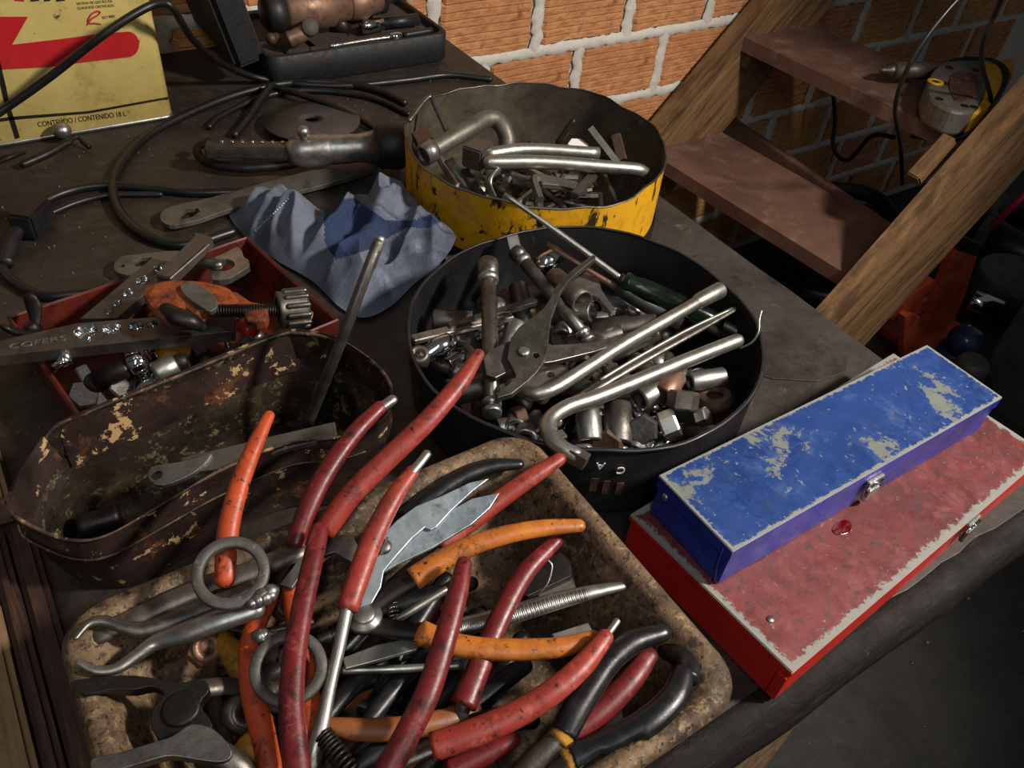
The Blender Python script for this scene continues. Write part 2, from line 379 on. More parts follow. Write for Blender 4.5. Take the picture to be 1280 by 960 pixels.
# ================================================================== the setting
WY = 1.40                       # brick wall plane
FZ = -0.85                      # floor
def struct(name, mb, mats, label=None):
    t = Thing(name, label or name.replace('_', ' '), None, None, 'structure'); t.part(name, mb, mats); o = t.done(); return o
o = struct('floor', MB().box((1.6, -.2, FZ - .05), (6.4, 5.2, .1)), 'floor_concrete', 'dark rough concrete workshop floor'); o['category'] = 'floor'
wall = struct('wall_back', MB().box((1.6, WY + .065, .35), (6.4, .12, 2.4)), 'mortar', 'wall of orange hollow clay bricks in pale mortar'); wall['category'] = 'wall'
def brick_mesh(seed, ln=.216, ht=.121, dp=.03):
    rnd = random.Random(seed); mb = MB(); prof = []
    n = 8
    for i in range(n):
        z0 = -ht / 2 + ht * i / n; g = .0016 + rnd.random() * .0015
        prof += [(z0 + ht / n * .10, 0), (z0 + ht / n * .82, -.0003), (z0 + ht / n * .92, g)]
    prof = [(-ht / 2, .006)] + prof[:-1] + [(ht / 2, .006), (ht / 2, dp), (-ht / 2, dp)]
    k = len(prof); vs = []; xs = (-ln / 2, -ln / 2 + .006, -ln * .2, ln * .25, ln / 2 - .006, ln / 2)
    jit = [rnd.uniform(-.0025, .0025) for _ in xs]
    for j, x in enumerate(xs):
        for z, y in prof:
            e = .005 if j in (0, 5) and y < dp * .9 else 0
            vs.append((x + (rnd.uniform(-.004, .004) if j in (0, 5) else 0), y + e + jit[j] * .3, z + jit[j] * (1 if abs(z) > ht * .45 else .3)))
    fs = []
    for j in range(len(xs) - 1):
        for i in range(k): fs.append([j * k + i, j * k + (i + 1) % k, (j + 1) * k + (i + 1) % k, (j + 1) * k + i])
    fs += [list(range(k))[::-1], [(len(xs) - 1) * k + i for i in range(k)]]
    mb.add(vs, fs, False); return mb
BR = []
for s in range(4):
    b = to_obj('brick', brick_mesh(s), 'brick_clay' if s % 2 else 'brick_clay_b', Vector((0, 0, 0))); BR.append(b.data); bpy.data.objects.remove(b)
rb = random.Random(3)
for c in range(-5, 9):
    zc = -.105 + .145 * c + .0725
    off = 1.043 if c % 2 == 0 else 1.163
    for k in range(-6, 10):
        xc = off + .2455 * k + .123
        if xc < -.35 or xc > 3.1: continue
        b = bpy.data.objects.new('brick', BR[rb.randrange(4)]); COL.objects.link(b); b.parent = wall
        b.location = Vector((xc, WY - .004 + rb.uniform(-.002, .002), zc)) - wall.location
        b.rotation_euler = (0, rb.uniform(-.01, .01), rb.uniform(-.01, .01)); b.scale = (rb.uniform(.96, 1.02), 1, rb.uniform(.97, 1.02))

# mortar squeezed out of the joints and smeared over the brick edges
mo = MB()
def smear(p0, p1, hw, seed):
    p0, p1 = Vector(p0), Vector(p1); d = (p1 - p0); n = max(3, int(d.length / .007)); s_ = Vector((-d.z, 0, d.x)).normalized(); vs = []; fs = []
    for i in range(n + 1):
        c = p0 + d * (i / n)
        w1 = hw + .007 * noise.noise(Vector((i * .35, seed, 0))) + .004 * noise.noise(Vector((i * 1.1, seed, 5))); w2 = hw + .007 * noise.noise(Vector((i * .35, seed, 9))) + .004 * noise.noise(Vector((i * 1.1, seed, 14)))
        h_ = .0065 + .0012 * noise.noise(Vector((i * .8, seed, 3)))
        vs += [c + s_ * w1 + Vector((0, -.001, 0)), c + s_ * w1 * .75 + Vector((0, -h_ * .8, 0)), c + Vector((0, -h_, 0)), c - s_ * w2 * .75 + Vector((0, -h_ * .8, 0)), c - s_ * w2 + Vector((0, -.001, 0))]
    for i in range(n):
        for k in range(4): fs.append([i * 5 + k, i * 5 + k + 1, (i + 1) * 5 + k + 1, (i + 1) * 5 + k])
    mo.add(vs, fs, True)
for c in range(-4, 5):
    zj = -.105 + .145 * c; smear((.0, WY, zj), (2.6, WY, zj), .0125, c * 3.7)
    off = 1.043 if c % 2 == 0 else 1.163
    for k in range(-5, 8):
        xj = off + .2455 * k
        if -.1 < xj < 2.6: smear((xj, WY, zj), (xj, WY, zj + .145), .0135, c * 7.1 + k * 2.3)
ms = to_obj('mortar_joints', mo, 'mortar', wall.location.copy()); ms.parent = wall; ms['kind'] = 'stuff'
# ------------------------------------------------------------------ workbench
t = Thing('workbench', 'long dark greasy wooden workbench carrying all the tools', 'workbench')
BX, BY0 = .762, .115
t.part('top', MB().box(((BX - .75) / 2, (BY0 + 1.385) / 2, -.021), (BX + .75, 1.385 - BY0, .042), bev=.003), 'bench_skin')
def wavy(x0, x1, y0, y1, amp, seed, n=14):
    rnd = random.Random(seed); pts = []
    for (a, b) in (((x0, y0), (x1, y0)), ((x1, y0), (x1, y1)), ((x1, y1), (x0, y1)), ((x0, y1), (x0, y0))):
        for i in range(n):
            u = i / n; pts.append((a[0] + (b[0] - a[0]) * u + rnd.uniform(-amp, amp), a[1] + (b[1] - a[1]) * u + rnd.uniform(-amp, amp)))
    return pts
m = MB(); me = curve_mesh([wavy(.40, BX - .004, BY0 + .002, .93, .0025, 5)], .003, .0006)
m.mesh(me, lambda v: Vector((v.x, v.y, v.z - .0003))); t.part('cover_sheet', m, 'bench_sheet')
# worn leaf of the sheet lifted near the corner
m = MB(); me = curve_mesh([[(.585, .40), (.62, .355), (.66, .33), (.70, .325), (.722, .34), (.715, .365), (.70, .385), (.69, .41), (.655, .42), (.64, .45), (.60, .435)]], .002, .0005)
m.mesh(me, lambda v: Vector((v.x, v.y, v.z + .0019))); t.part('peeling_patch', m, 'bench_skin')
# the front edge board: worn, rounded, cracked
m = MB(); N = 70; rnd = random.Random(2); prof = [(.012, -.001), (-.006, -.001), (-.018, -.006), (-.024, -.016), (-.024, -.032), (-.018, -.044), (.012, -.046)]
vs = []; fs = []
for i in range(N + 1):
    x = -.75 + (BX + .75) * i / N; a = .0010 * math.sin(i * .7) + rnd.uniform(-.0006, .0006); b = .0006 * math.sin(i * .45 + 1)
    for (py, pz) in prof: vs.append((x, BY0 - .001 + py + (a + rnd.uniform(-.0004, .0004) if py < .01 else 0), pz + (b if -.04 < pz < -.003 else 0)))
k = len(prof)
for i in range(N):
    for j in range(k): fs.append([i * k + j, i * k + (j + 1) % k, (i + 1) * k + (j + 1) % k, (i + 1) * k + j])
fs += [list(range(k)), [N * k + j for j in range(k)]]
m.add(vs, fs, True); t.part('edge_board', m, 'edge_wood')
for (lx, ly) in ((.505, .165), (.70, 1.30), (-.68, .17), (-.68, 1.30)):
    t.part('leg', MB().box((lx, ly, (FZ - .042) / 2), (.11, .07, -FZ - .042), bev=.004), 'pale_wood')
t.part('rail', MB().box((.0, .19, -.16), (1.3, .03, .12), bev=.004), 'pale_wood')
t.done()
# boards lying along the left end of the bench
def plank(x0, x1, y0, y1, z0, z1, m, label, seed=0, rot=0.0):
    o = one('plank', label, 'plank', MB().box(((x0 + x1) / 2, (y0 + y1) / 2, (z0 + z1) / 2), (x1 - x0, y1 - y0, z1 - z0), rz=rot, bev=.004), m); return o
plank(-.0725, -.0555, .14, .515, .0005, .012, 'dark_wood', 'thin dark stained strip of wood against the rusty pan')
plank(-.0855, -.0735, .14, .515, .0005, .018, 'dark_wood', 'dark stained plank between the pale block and the thin strip')
plank(-.16, -.0865, .15, .445, .0005, .024, 'pale_wood', 'pale bare wood block beside the dark plank')
plank(-.13, -.062, .525, .67, .0005, .03, 'pale_wood', 'short pale wood block near the red tray')

# ------------------------------------------------------------------ stairs
st = Thing('staircase', 'rough wooden open staircase rising along the brick wall', 'staircase')
rise, run = .2445, .2345
RY = .735                                           # outer stringer, inner face
def tread_pts(i):
    z = -.365 + rise * i; xl = 1.366 + run * i; xr = xl + .045
    return z, xl, xr
for i in range(-1, 6):
    z, xl, xr = tread_pts(i); d = .252; th = .032
    vs = []
    for zz in (z - th, z): vs += [(xr, RY, zz), (xr + d, RY, zz), (xl + d, WY - .022, zz), (xl, WY - .022, zz)]
    m = MB().add(vs, [[3, 2, 1, 0], [4, 5, 6, 7], [0, 1, 5, 4], [1, 2, 6, 5], [2, 3, 7, 6], [3, 0, 4, 7]], False)
    st.part('tread', m, 'tread_wood')
def stringer(y0, y1, xo, zo, wd, lo, hi, mname, nm='stringer'):
    dx, dz = run, rise; L = math.hypot(dx, dz); ux, uz = dx / L, dz / L; nx, nz = -uz, ux
    vs = []
    for y in (y0, y1):
        for (s_, w_) in ((lo, 0), (hi, 0), (hi, wd), (lo, wd)): vs.append((xo + ux * s_ + nx * w_, y, zo + uz * s_ + nz * w_))
    st.part(nm, MB().add(vs, [[0, 1, 2, 3], [7, 6, 5, 4], [0, 4, 5, 1], [1, 5, 6, 2], [2, 6, 7, 3], [3, 7, 4, 0]], False), mname)
b0, b1 = PY(1085, 427, RY - .05), PY(1280, 212, RY - .05); t0, t1 = PY(1020, 386, RY), PY(1280, 92, RY)
db, dt = (b1 - b0).normalized(), (t1 - t0).normalized()
def atz(o, d, z): return o + d * ((z - o.z) / d.z)
vs = []
for y in (RY - .05, RY):
    for p in (atz(b0, db, FZ + .002), atz(b0, db, 1.15), atz(t0, dt, 1.15), atz(t0, dt, FZ + .002)): vs.append((p.x, y, p.z))
st.part('stringer', MB().add(vs, [[0, 1, 2, 3], [7, 6, 5, 4], [0, 4, 5, 1], [1, 5, 6, 2], [2, 6, 7, 3], [3, 7, 4, 0]], False), 'beam_wood')
q0 = PY(822, 135, WY); stringer(WY - .068, WY - .020, q0.x + .12, q0.z - .13, .19, -.5, 1.9, 'beam_wood')
# cleats under the treads against the wall stringer, and a dark riser board behind the lower tread
for i in (0, 1):
    z, xl, xr = tread_pts(i)
    st.part('cleat', MB().box((xl + .12, WY - .075, z - .055), (.2, .03, .04), bev=.003), 'beam_wood')
    st.part('cleat', MB().box((xr + .15, RY + .02, z - .052), (.2, .035, .04), bev=.003), 'beam_wood')
pc = PY(1165, 200, .765); st.part('cleat', MB().box(pc, (.10, .03, .035), M3=Matrix.Rotation(-math.atan2(rise, run), 3, 'Y'), bev=.003), 'beam_wood')
z, xl, xr = tread_pts(0)
st.part('riser', MB().box((xl + .30, (RY + WY) / 2, z - .04), (.022, WY - RY - .06, .10), rz=-.085, bev=.002), 'tread_wood')
st.done()

# ================================================================== containers
def ring_loft(rings, closed_cap=None, mi=None):
    """rings: list of equal-length closed point lists"""
    mb = MB(); n = len(rings[0]); vs = [p for r in rings for p in r]; fs = []
    for i in range(len(rings) - 1):
        for k in range(n): fs.append([i * n + k, i * n + (k + 1) % n, (i + 1) * n + (k + 1) % n, (i + 1) * n + k])
    if closed_cap: fs += [list(range(n))[::-1], [(len(rings) - 1) * n + k for k in range(n)]]
    mb.add(vs, fs, True); return mb
def rrect(x0, x1, y0, y1, rc, z, n=8):
    pts = []
    for cx, cy, a0 in ((x1 - rc, y1 - rc, 0), (x0 + rc, y1 - rc, 90), (x0 + rc, y0 + rc, 180), (x1 - rc, y0 + rc, 270)):
        for k in range(n + 1):
            a = R(a0 + 90 * k / n); pts.append(Vector((cx + rc * math.cos(a), cy + rc * math.sin(a), z)))
    return pts
def rim_profile(pix, z, n=72, smooth=3):
    pts = [P(x, y, z) for x, y in pix]
    A = [[0] * 3 for _ in range(3)]; c = sum((Vector((p.x, p.y, 0)) for p in pts), Vector()) / len(pts)
    import numpy as np
    Am = np.array([[2 * p.x, 2 * p.y, 1] for p in pts]); b = np.array([p.x ** 2 + p.y ** 2 for p in pts])
    s = np.linalg.lstsq(Am, b, rcond=None)[0]; cx, cy = s[0], s[1]
    th = np.array([math.atan2(p.y - cy, p.x - cx) for p in pts]); rr = np.array([math.hypot(p.x - cx, p.y - cy) for p in pts])
    F = [np.ones_like(th)]
    for k in range(1, smooth + 1): F += [np.cos(k * th), np.sin(k * th)]
    co = np.linalg.lstsq(np.array(F).T, rr, rcond=None)[0]
    def rad(t):
        v = co[0]
        for k in range(1, smooth + 1): v += co[2 * k - 1] * math.cos(k * t) + co[2 * k] * math.sin(k * t)
        return float(v)
    return float(cx), float(cy), float(co[0]), rad
def can(name, label, pix, h, mats, parts, seed, band=0.0, wave=.0015, lip=.002):
    cx, cy, R0, rad = rim_profile(pix, h); N = 96; rnd = random.Random(seed)
    ph = [rnd.uniform(0, 6.28) for _ in range(4)]
    def ring(z, off, wv=0):
        u = z / h; out = []
        for k in range(N):
            a = 2 * math.pi * k / N; r = R0 * .985 * (1 - u) + rad(a) * u + off
            dent = wave * u * (math.sin(5 * a + ph[0]) + .6 * math.sin(9 * a + ph[1]))
            zz = z + wv * (math.sin(4 * a + ph[2]) + .7 * math.sin(11 * a + ph[3]) + .5 * math.sin(23 * a))
            out.append(Vector((cx + (r + dent) * math.cos(a), cy + (r + dent) * math.sin(a), zz)))
        return out
    t = Thing(name, label, 'can')
    wz = wave * .9
    zs = [.0015, .006, .02, .05, h * .8, h - lip]
    i0 = t.part('shell', ring_loft([ring(.0015, -.004), ring(.003, 0)] + [ring(z, 0, wz if z > h * .75 else 0) for z in zs[1:]]), mats[0])
    t.part('rim', ring_loft([ring(h - lip, 0, wz), ring(h - lip * .4, lip * .5, wz), ring(h, 0, wz), ring(h, -lip * .7, wz), ring(h - lip, -.0012, wz), ring(h - lip, 0, wz)]), mats[2])
    t.part('lining', ring_loft([ring(h - lip, -.0012, wz), ring(h * .8, -.0014, wz), ring(.05, -.0014), ring(.01, -.0015), ring(.004, -.003)]), mats[1])
    m = MB(); m.add(ring(.004, -.003), [list(range(N))], False); m.add(ring(.0015, -.004), [list(range(N))], False)
    t.part('bottom', m, mats[1])
    return t, cx, cy, R0, rad
YR = [(505, 172), (512, 150), (540, 122), (590, 107), (640, 104), (700, 106), (740, 116), (780, 133), (815, 157), (836, 190), (833, 208), (812, 233), (770, 250), (720, 259), (660, 260), (610, 248), (560, 226), (527, 205), (510, 188)]
h = .10
t, YCX, YCY, YCR, yrad = can('yellow_can', 'round cut-down yellow can with chipped paint, full of steel tools', YR, h, ('yellow_can_paint', 'can_inside', 'dark_steel'), None, 11, wave=.0018)
mb = MB(); N = 96
def band_ring(cx, cy, R0, rad, z, off, h=.10): return [Vector((cx + (R0 * .985 * (1 - z / h) + rad(2 * math.pi * k / N) * z / h + off) * math.cos(2 * math.pi * k / N), cy + (R0 * .985 * (1 - z / h) + rad(2 * math.pi * k / N) * z / h + off) * math.sin(2 * math.pi * k / N), z)) for k in range(N)]
t.part('base_band', ring_loft([band_ring(YCX, YCY, YCR, yrad, z, o) for z, o in ((.001, .001), (.004, .003), (.021, .003), (.023, .001))]), 'black_iron', label='black band round the foot of the can')
t.done()
BRM = [(508, 430), (510, 400), (525, 365), (548, 335), (585, 308), (640, 291), (700, 284), (760, 285), (820, 300), (870, 328), (910, 358), (945, 400), (957, 440), (952, 475), (930, 505), (890, 535), (840, 555), (780, 565), (720, 564), (660, 548), (600, 525), (555, 495), (520, 462)]
t, BCX, BCY, BCR, brad = can('black_can', 'round cut-down black can full of sockets and wrenches', BRM, .08, ('black_paint_can', 'black_can_inside', 'black_paint_can'), None, 5, wave=.0008, lip=.003)
# upside-down white letters and worn marks on the outside of the black can
def on_can(px, py, cx, cy, rad, off=.0008):
    d = ray(px, py); lo, hi = .3, 1.2
    # walk the ray until it meets the shell
    s_ = .3
    while s_ < 1.3:
        p = CAM + d * s_
        r = BCR * .985 * (1 - p.z / .08) + rad(math.atan2(p.y - cy, p.x - cx)) * p.z / .08
        if math.hypot(p.x - cx, p.y - cy) < r + off and p.z < .08: break
        s_ += .001
    n = Vector((p.x - cx, p.y - cy, 0)).normalized(); return p, n
for ch, px, py, sz in (('C', 783, 584, .011), ('A', 757, 579, .011)):
    p, n = on_can(px, py, BCX, BCY, brad, .0012)
    e1 = Vector((0, 0, 1)).cross(n); m = text_mesh(MB(), ch, sz, p, -e1, Vector((0, 0, -1)), n)
    t.part('letter', m, 'print_white')
for px, py, sx, sz, mm in ((742, 606, .006, .016, 'rusty_iron'), (757, 609, .005, .016, 'rusty_iron'), (774, 611, .006, .015, 'rusty_iron')):
    p, n = on_can(px, py, BCX, BCY, brad, .001); e1 = Vector((0, 0, 1)).cross(n)
    t.part('printed_mark', MB().box(p, (sx, .0006, sz), M3=Matrix((e1, -n, Vector((0, 0, 1)))).transposed()), mm)
t.done()

# ------------------------------------------------------------------ rusty baking pan with pliers
t = Thing('baking_pan', 'deep rusty baking pan heaped with pliers', 'pan')
PX0, PX1, PY0, PY1 = -.052, .298, .101, .360
spec = [(.042, .0042), (.014, .070), (.003, .078), (0, .083), (.004, .088), (.011, .088), (.016, .083), (.022, .072), (.046, .016), (.056, .012)]
rings = [rrect(PX0 + i, PX1 - i, PY0 + i, PY1 - i, .030 if i < .03 else .022, z) for i, z in spec]
m = ring_loft(rings); n = len(rings[0])
t.part('wall', m, 'pan_rust')
mm = MB(); mm.add(rings[-1], [list(range(n))], False); mm.add(rings[0], [list(range(n))], False); t.part('bottom', mm, 'pan_rust')
t.done()

# ------------------------------------------------------------------ oval tub with flaking paint
back = [(47, 560, .088), (69, 533, .096), (119, 511, .10), (230, 466, .10), (344, 420, .10), (376, 416, .10), (416, 422, .099), (455, 443, .098), (482, 468, .097), (491, 492, .096)]
front = [(482, 522, .090), (455, 537, .086), (415, 549, .083), (356, 556, .080), (277, 588, .077), (198, 634, .074), (131, 671, .072), (85, 676, .073), (43, 661, .076), (12, 640, .082), (14, 610, .085)]
rim = catmull([P(*q) for q in back + front], 6, True)
cen = sum(rim, Vector()) / len(rim)
def tub_ring(u, off, bulge=0):
    out = []
    for i, p in enumerate(rim):
        d = Vector((p.x - cen.x, p.y - cen.y, 0)); n_ = d.normalized()
        sc = .90 + .10 * u
        q = Vector((cen.x + d.x * sc, cen.y + d.y * sc, .002 + (p.z - .002) * u)) + n_ * (off + bulge)
        out.append(q)
    return out
t = Thing('oval_tub', 'long oval tub of dark peeling painted metal holding a few tools', 'tub')
t.part('shell', ring_loft([tub_ring(0, 0), tub_ring(.3, 0, .002), tub_ring(.66, 0, .001), tub_ring(.70, 0, .0035), tub_ring(.74, 0, .001), tub_ring(1, 0)]), 'tub_paint')
t.part('lining', ring_loft([tub_ring(.995, -.002), tub_ring(.74, -.002, .001), tub_ring(.70, -.002, .0035), tub_ring(.66, -.002, .001), tub_ring(.3, -.002), tub_ring(.03, -.003)]), 'tub_inside')
m = MB(); rr = tub_ring(.03, -.003); m.add(rr, [list(range(len(rr)))], False); m.add(tub_ring(0, 0), [list(range(len(rr)))], False); t.part('bottom', m, 'tub_inside')
t.part('rim', ring_loft([tub_ring(1, .0006), tub_ring(1.015, 0), tub_ring(1.015, -.002), tub_ring(.985, -.0028), tub_ring(.985, .0008), tub_ring(1, .0006)]), 'tub_edge')
rf = tub_ring(.70, .0040)[66:120]; t.part('crease', MB().tube(rf, .0009, 6), 'tub_edge')
# folded flap torn from the back wall
m = MB(); fl = [(69, 530, .098), (119, 508, .103), (230, 463, .103), (344, 417, .103), (385, 413, .103), (425, 424, .102), (462, 448, .101)]
A = catmull([P(*q) for q in fl], 6); B = [p + Vector((0, -.0060, -.042)) for p in A]; C_ = [p + Vector((0, -.0045, -.043)) for p in A]
vs = A + B + C_ + [p + Vector((0, .002, -.001)) for p in A]; n = len(A); fs = []
for r_ in range(4):
    for i in range(n - 1): a, b = r_ * n, ((r_ + 1) % 4) * n; fs.append([a + i, a + i + 1, b + i + 1, b + i])
fs += [[0, n, 2 * n, 3 * n], [n - 1, 2 * n - 1, 3 * n - 1, 4 * n - 1]]
m.add(vs, fs, False); t.part('folded_lip', m, 'tub_paint')
m = MB(); A = catmull([P(*q) for q in ((54, 545, .097), (30, 585, .092), (8, 636, .088))], 6)
vs = A + [p + Vector((.006, -.002, -.026)) for p in A] + [p + Vector((.0045, -.002, -.027)) for p in A] + [p + Vector((-.002, 0, -.001)) for p in A]; n = len(A); fs = []
for r_ in range(4):
    for i in range(n - 1): a, b = r_ * n, ((r_ + 1) % 4) * n; fs.append([a + i, a + i + 1, b + i + 1, b + i])
fs += [[0, n, 2 * n, 3 * n], [n - 1, 2 * n - 1, 3 * n - 1, 4 * n - 1]]
m.add(vs, fs, False); t.part('folded_lip', m, 'tub_paint')
t.done()

# ------------------------------------------------------------------ red tray of flaring tools
t = Thing('red_tray', 'shallow red painted metal tray holding flaring tools', 'tray')
cn = [P(8, 397, .05), P(310, 296, .05), P(424, 400, .05)]; cn.append(cn[0] + cn[2] - cn[1])
def tray_ring(u, off):
    c = sum(cn, Vector()) / 4; out = []
    for i in range(4):
        a, b = cn[i], cn[(i + 1) % 4]
        for k in range(6):
            p = a.lerp(b, k / 6); out.append(p)
    cc = [Vector((c.x + (p.x - c.x) * (.97 + .03 * u), c.y + (p.y - c.y) * (.97 + .03 * u), .0015 + .0485 * u)) for p in out]
    return [q - (Vector((q.x - c.x, q.y - c.y, 0)).normalized() * off) for q in cc]
m = ring_loft([tray_ring(0, 0), tray_ring(1, 0), tray_ring(1.03, .002), tray_ring(1, .0045), tray_ring(.05, .0045)])
for i in range(len(m.sm)): m.sm[i] = False
t.part('wall', m, 'red_tray')
m = MB(); m.add(tray_ring(.05, .0045), [list(range(24))], False); m.add(tray_ring(0, 0), [list(range(24))], False); t.part('bottom', m, 'red_tray')
t.done()

# ------------------------------------------------------------------ steel boxes
def latch(t, O, e1, up, n, s=1.0):
    """small sprung latch; O centre on the face, e1 along, up, n outward"""
    Mx = Matrix((e1, n, up)).transposed()
    i = t.part('latch', MB().box(O + n * .0015 * s + up * .003 * s, (.020 * s, .003 * s, .011 * s), M3=Mx, bev=.0008), 'bright_steel', label='bright steel snap latch')
    t.part('catch', MB().tube([O + e1 * x * s + n * .004 * s + up * z * s for x, z in ((-.007, .005), (-.007, -.004), (.007, -.004), (.007, .005))], .0011 * s, 8, closed=True), 'chrome', sub=i)
    t.part('keeper', MB().box(O + n * .004 * s - up * .006 * s, (.015 * s, .002 * s, .009 * s), M3=Mx, bev=.0008), 'bright_steel', sub=i)
    t.part('tongue', MB().lathe(O + n * .001 * s - up * .011 * s, n + up * .3, [(0, .008 * s), (.0012 * s, .008 * s)], 16), 'bright_steel', sub=i)
def steel_box(name, label, x0, x1, y0, y1, z0, z1, lid, body, rz, lx, lids=.010, chamf=.010):
    t = Thing(name, label, 'toolbox'); c = Vector(((x0 + x1) / 2, (y0 + y1) / 2, 0)); Rm = Matrix.Rotation(rz, 3, 'Z')
    W = lambda x, y, z: Rm @ (Vector((x, y, z)) - c) + c
    e1, e2 = Rm @ Vector((1, 0, 0)), Rm @ Vector((0, 1, 0)); up = Vector((0, 0, 1))
    def hexa(xa, xb, ya, yb, za, zb, mi=0, bev=.0012):
        m = MB(); return m.box(W((xa + xb) / 2, (ya + yb) / 2, (za + zb) / 2), (xb - xa, yb - ya, zb - za), M3=Rm, bev=bev)
    t.part('body', hexa(x0 + .0012, x1 - .0012, y0 + .0012, y1 - .0012, z0, z1 - .004), body)
    # lid: skirt and top sheet with thin bead along its rim
    t.part('lid_skirt', hexa(x0, x1, y0, y1, z1 - lids, z1 - .0012, bev=.0006), body)
    return t, W, Rm, e1, e2, up
# red box
RZ = R(4.4)
rx0, rx1, ry0, ry1 = .349, .723, .118, .282
t, W, Rm, e1, e2, up = steel_box('red_toolbox', 'flat worn red steel box with scuffed lid, under the blue box', rx0, rx1, ry0, ry1, .0018, .045, 'red_lid', 'red_body', RZ, .6, .006)
def lid_obj(t, W, Rm, x0, x1, y0, y1, z, th, mname):
    m = MB().box(Vector((0, 0, 0)), (x1 - x0, y1 - y0, th), bev=.001); return m
# the lid sheets are built unrotated so their bare edges follow the sheet, then turned as objects
def lid_child(root, x0, x1, y0, y1, z, th, mname, rz, W):
    m = MB().box(Vector((0, 0, 0)), (x1 - x0, y1 - y0, th), bev=.001)
    o = to_obj('lid', m, mname, Vector((0, 0, 0))); o.parent = root
    o.location = W((x0 + x1) / 2, (y0 + y1) / 2, z) - root.location; o.rotation_euler = (0, 0, rz); return o
latch(t, W(rx0 + .243, ry0, .036), e1, up, -e2, 1.0)
t.part('corner_seam', MB().box(W(rx0 + .0006, ry0 + .005, .020), (.0016, .008, .030), M3=Rm, bev=.0004), 'red_body')
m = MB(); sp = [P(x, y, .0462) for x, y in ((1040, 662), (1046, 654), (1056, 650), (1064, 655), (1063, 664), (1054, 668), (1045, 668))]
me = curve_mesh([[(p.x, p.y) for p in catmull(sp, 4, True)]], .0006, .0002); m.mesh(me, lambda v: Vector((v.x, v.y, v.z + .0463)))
t.part('dark_red_spot', m, 'glossy_dark_red' if 'glossy_dark_red' in MATS else 'red_body', label='small glossy dark red spot')  # thin glossy disc, darker red than the lid around it
root = t.done(); lid_child(root, rx0, rx1, ry0, ry1, .0450, .0018, 'red_lid', RZ, W)
m = MB(); c_ = P(963, 774, .0462); m.lathe(c_, (0, 0, 1), [(0, .003), (.0006, .0026)], 12); 
o = to_obj('rivet', m, 'steel', root.location.copy()); o.parent = root
# blue box
bx0, bx1, by0, by1 = .3575, .6955, .182, .263
t, W, Rm, e1, e2, up = steel_box('blue_toolbox', 'long narrow blue steel box with scratched paint, lying on the red box', bx0, bx1, by0, by1, .0465, .0895, 'blue_paint', 'blue_body', 0, .5, .012)
latch(t, W(bx0 + .166, by0, .070), e1, up, -e2, 1.0)
t.part('rivet', MB().lathe(W(bx0, by1 - .012, .077), (-1, 0, .2), [(0, .0032), (.001, .003), (.0018, .0015)], 12), 'bright_steel')
t.part('corner_seam', MB().tube([W(bx0 - .0004, by0 + .0075, .086), W(bx0 - .0006, by0 + .0065, .066), W(bx0 - .0004, by0 + .003, .049)], .0009, 6), 'blue_body')
root = t.done(); lid_child(root, bx0, bx1, by0, by1, .0895, .0016, 'blue_paint', 0, W)

# ================================================================== hand tools
def W3(pts, n=8): return catmull([P(*q) for q in pts], n)
def grip(t, pts, r, m, name='grip', flat=.8, label=None, sub=None, cap='start', taper=(.8, 1, 1.05, 1.08, 1.05, 1.0)):
    """a dipped plastic handle sleeve swept along its own bent line"""
    pa = W3(pts, 8); return t.part(name, MB().tube(pa, [r * k for k in taper], 14, flat, cap=cap), m, sub, label)
def shank(t, pts, r, m='dark_steel', name='shank', flat=.6, sub=None, cap='round', seg=10, rr=None, label=None):
    return t.part(name, MB().tube(W3(pts, 6), [r * k for k in rr] if rr else r, seg, flat, cap=cap), m, sub, label)
def plate(t, name, outline, thick, z, m, holes=(), tilt=None, smooth_n=0, sub=None, bev=.0006, label=None):
    if tilt: pl = plane3(*tilt)
    else:
        a = outline[0]; pl = plane3((a[0], a[1], z), (a[0] + 60, a[1], z), (a[0], a[1] - 60, z))
    return t.part(name, plate_px(MB(), outline, thick, pl, holes, bev, 0, smooth_n), m, sub, label)
def spring(path, r, turns, wire, seg=8):
    pa = catmull(path, 6); n = turns * 12; pts = []
    T = (pa[-1] - pa[0]).normalized(); u = T.orthogonal().normalized(); b = T.cross(u)
    for i in range(n + 1):
        f = i / n * (len(pa) - 1); k = min(int(f), len(pa) - 2); c = pa[k].lerp(pa[k + 1], f - k); a = 2 * math.pi * i / 12
        pts.append(c + (u * math.cos(a) + b * math.sin(a)) * r)
    return MB().tube(pts, wire, seg)
def screw_head(c, ax, r, h=.002):
    ax = Vector(ax).normalized(); m = MB().lathe(c, ax, [(0, r), (h * .5, r), (h * .9, r * .75), (h, r * .3)], 16)
    u = ax.orthogonal(); b = ax.cross(u); M3 = Matrix((u, b, ax)).transposed()
    m.box(Vector(c) + ax * h * .85, (r * 1.7, r * .25, h * .5), M3=M3); return m
UPV = Vector((0, 0, 1))

# ---- lower layer of the pan: plain worn pliers, half buried
def plier_proto(gm, label, group):
    t = Thing('pliers', label, 'pliers', group)
    for s_ in (-1, 1):
        pa = catmull([(.0, .004 * s_, .006), (.03, .012 * s_, .006), (.07, .021 * s_, .006), (.13, .024 * s_, .006)], 5)
        t.part('grip', MB().tube(pa[5:], [.0062, .0068, .0068, .006], 10, .75, cap='round'), gm)
        t.part('shank', MB().tube(pa[:8], .0055, 8, .8), 'dark_steel')
        t.part('jaw', MB().tube(catmull([(.004, -.006 * s_, .006), (-.014, .006 * s_, .006), (-.036, .0035 * s_, .006), (-.052, .0022 * s_, .006)], 5), [.006, .007, .0052, .002], 8, .9), 'black_iron')
    t.part('pivot', MB().lathe((0, 0, .0), UPV, [(0, .009), (.011, .009), (.0125, .007)], 16), 'dark_steel')
    return t.done()
pr = random.Random(21)
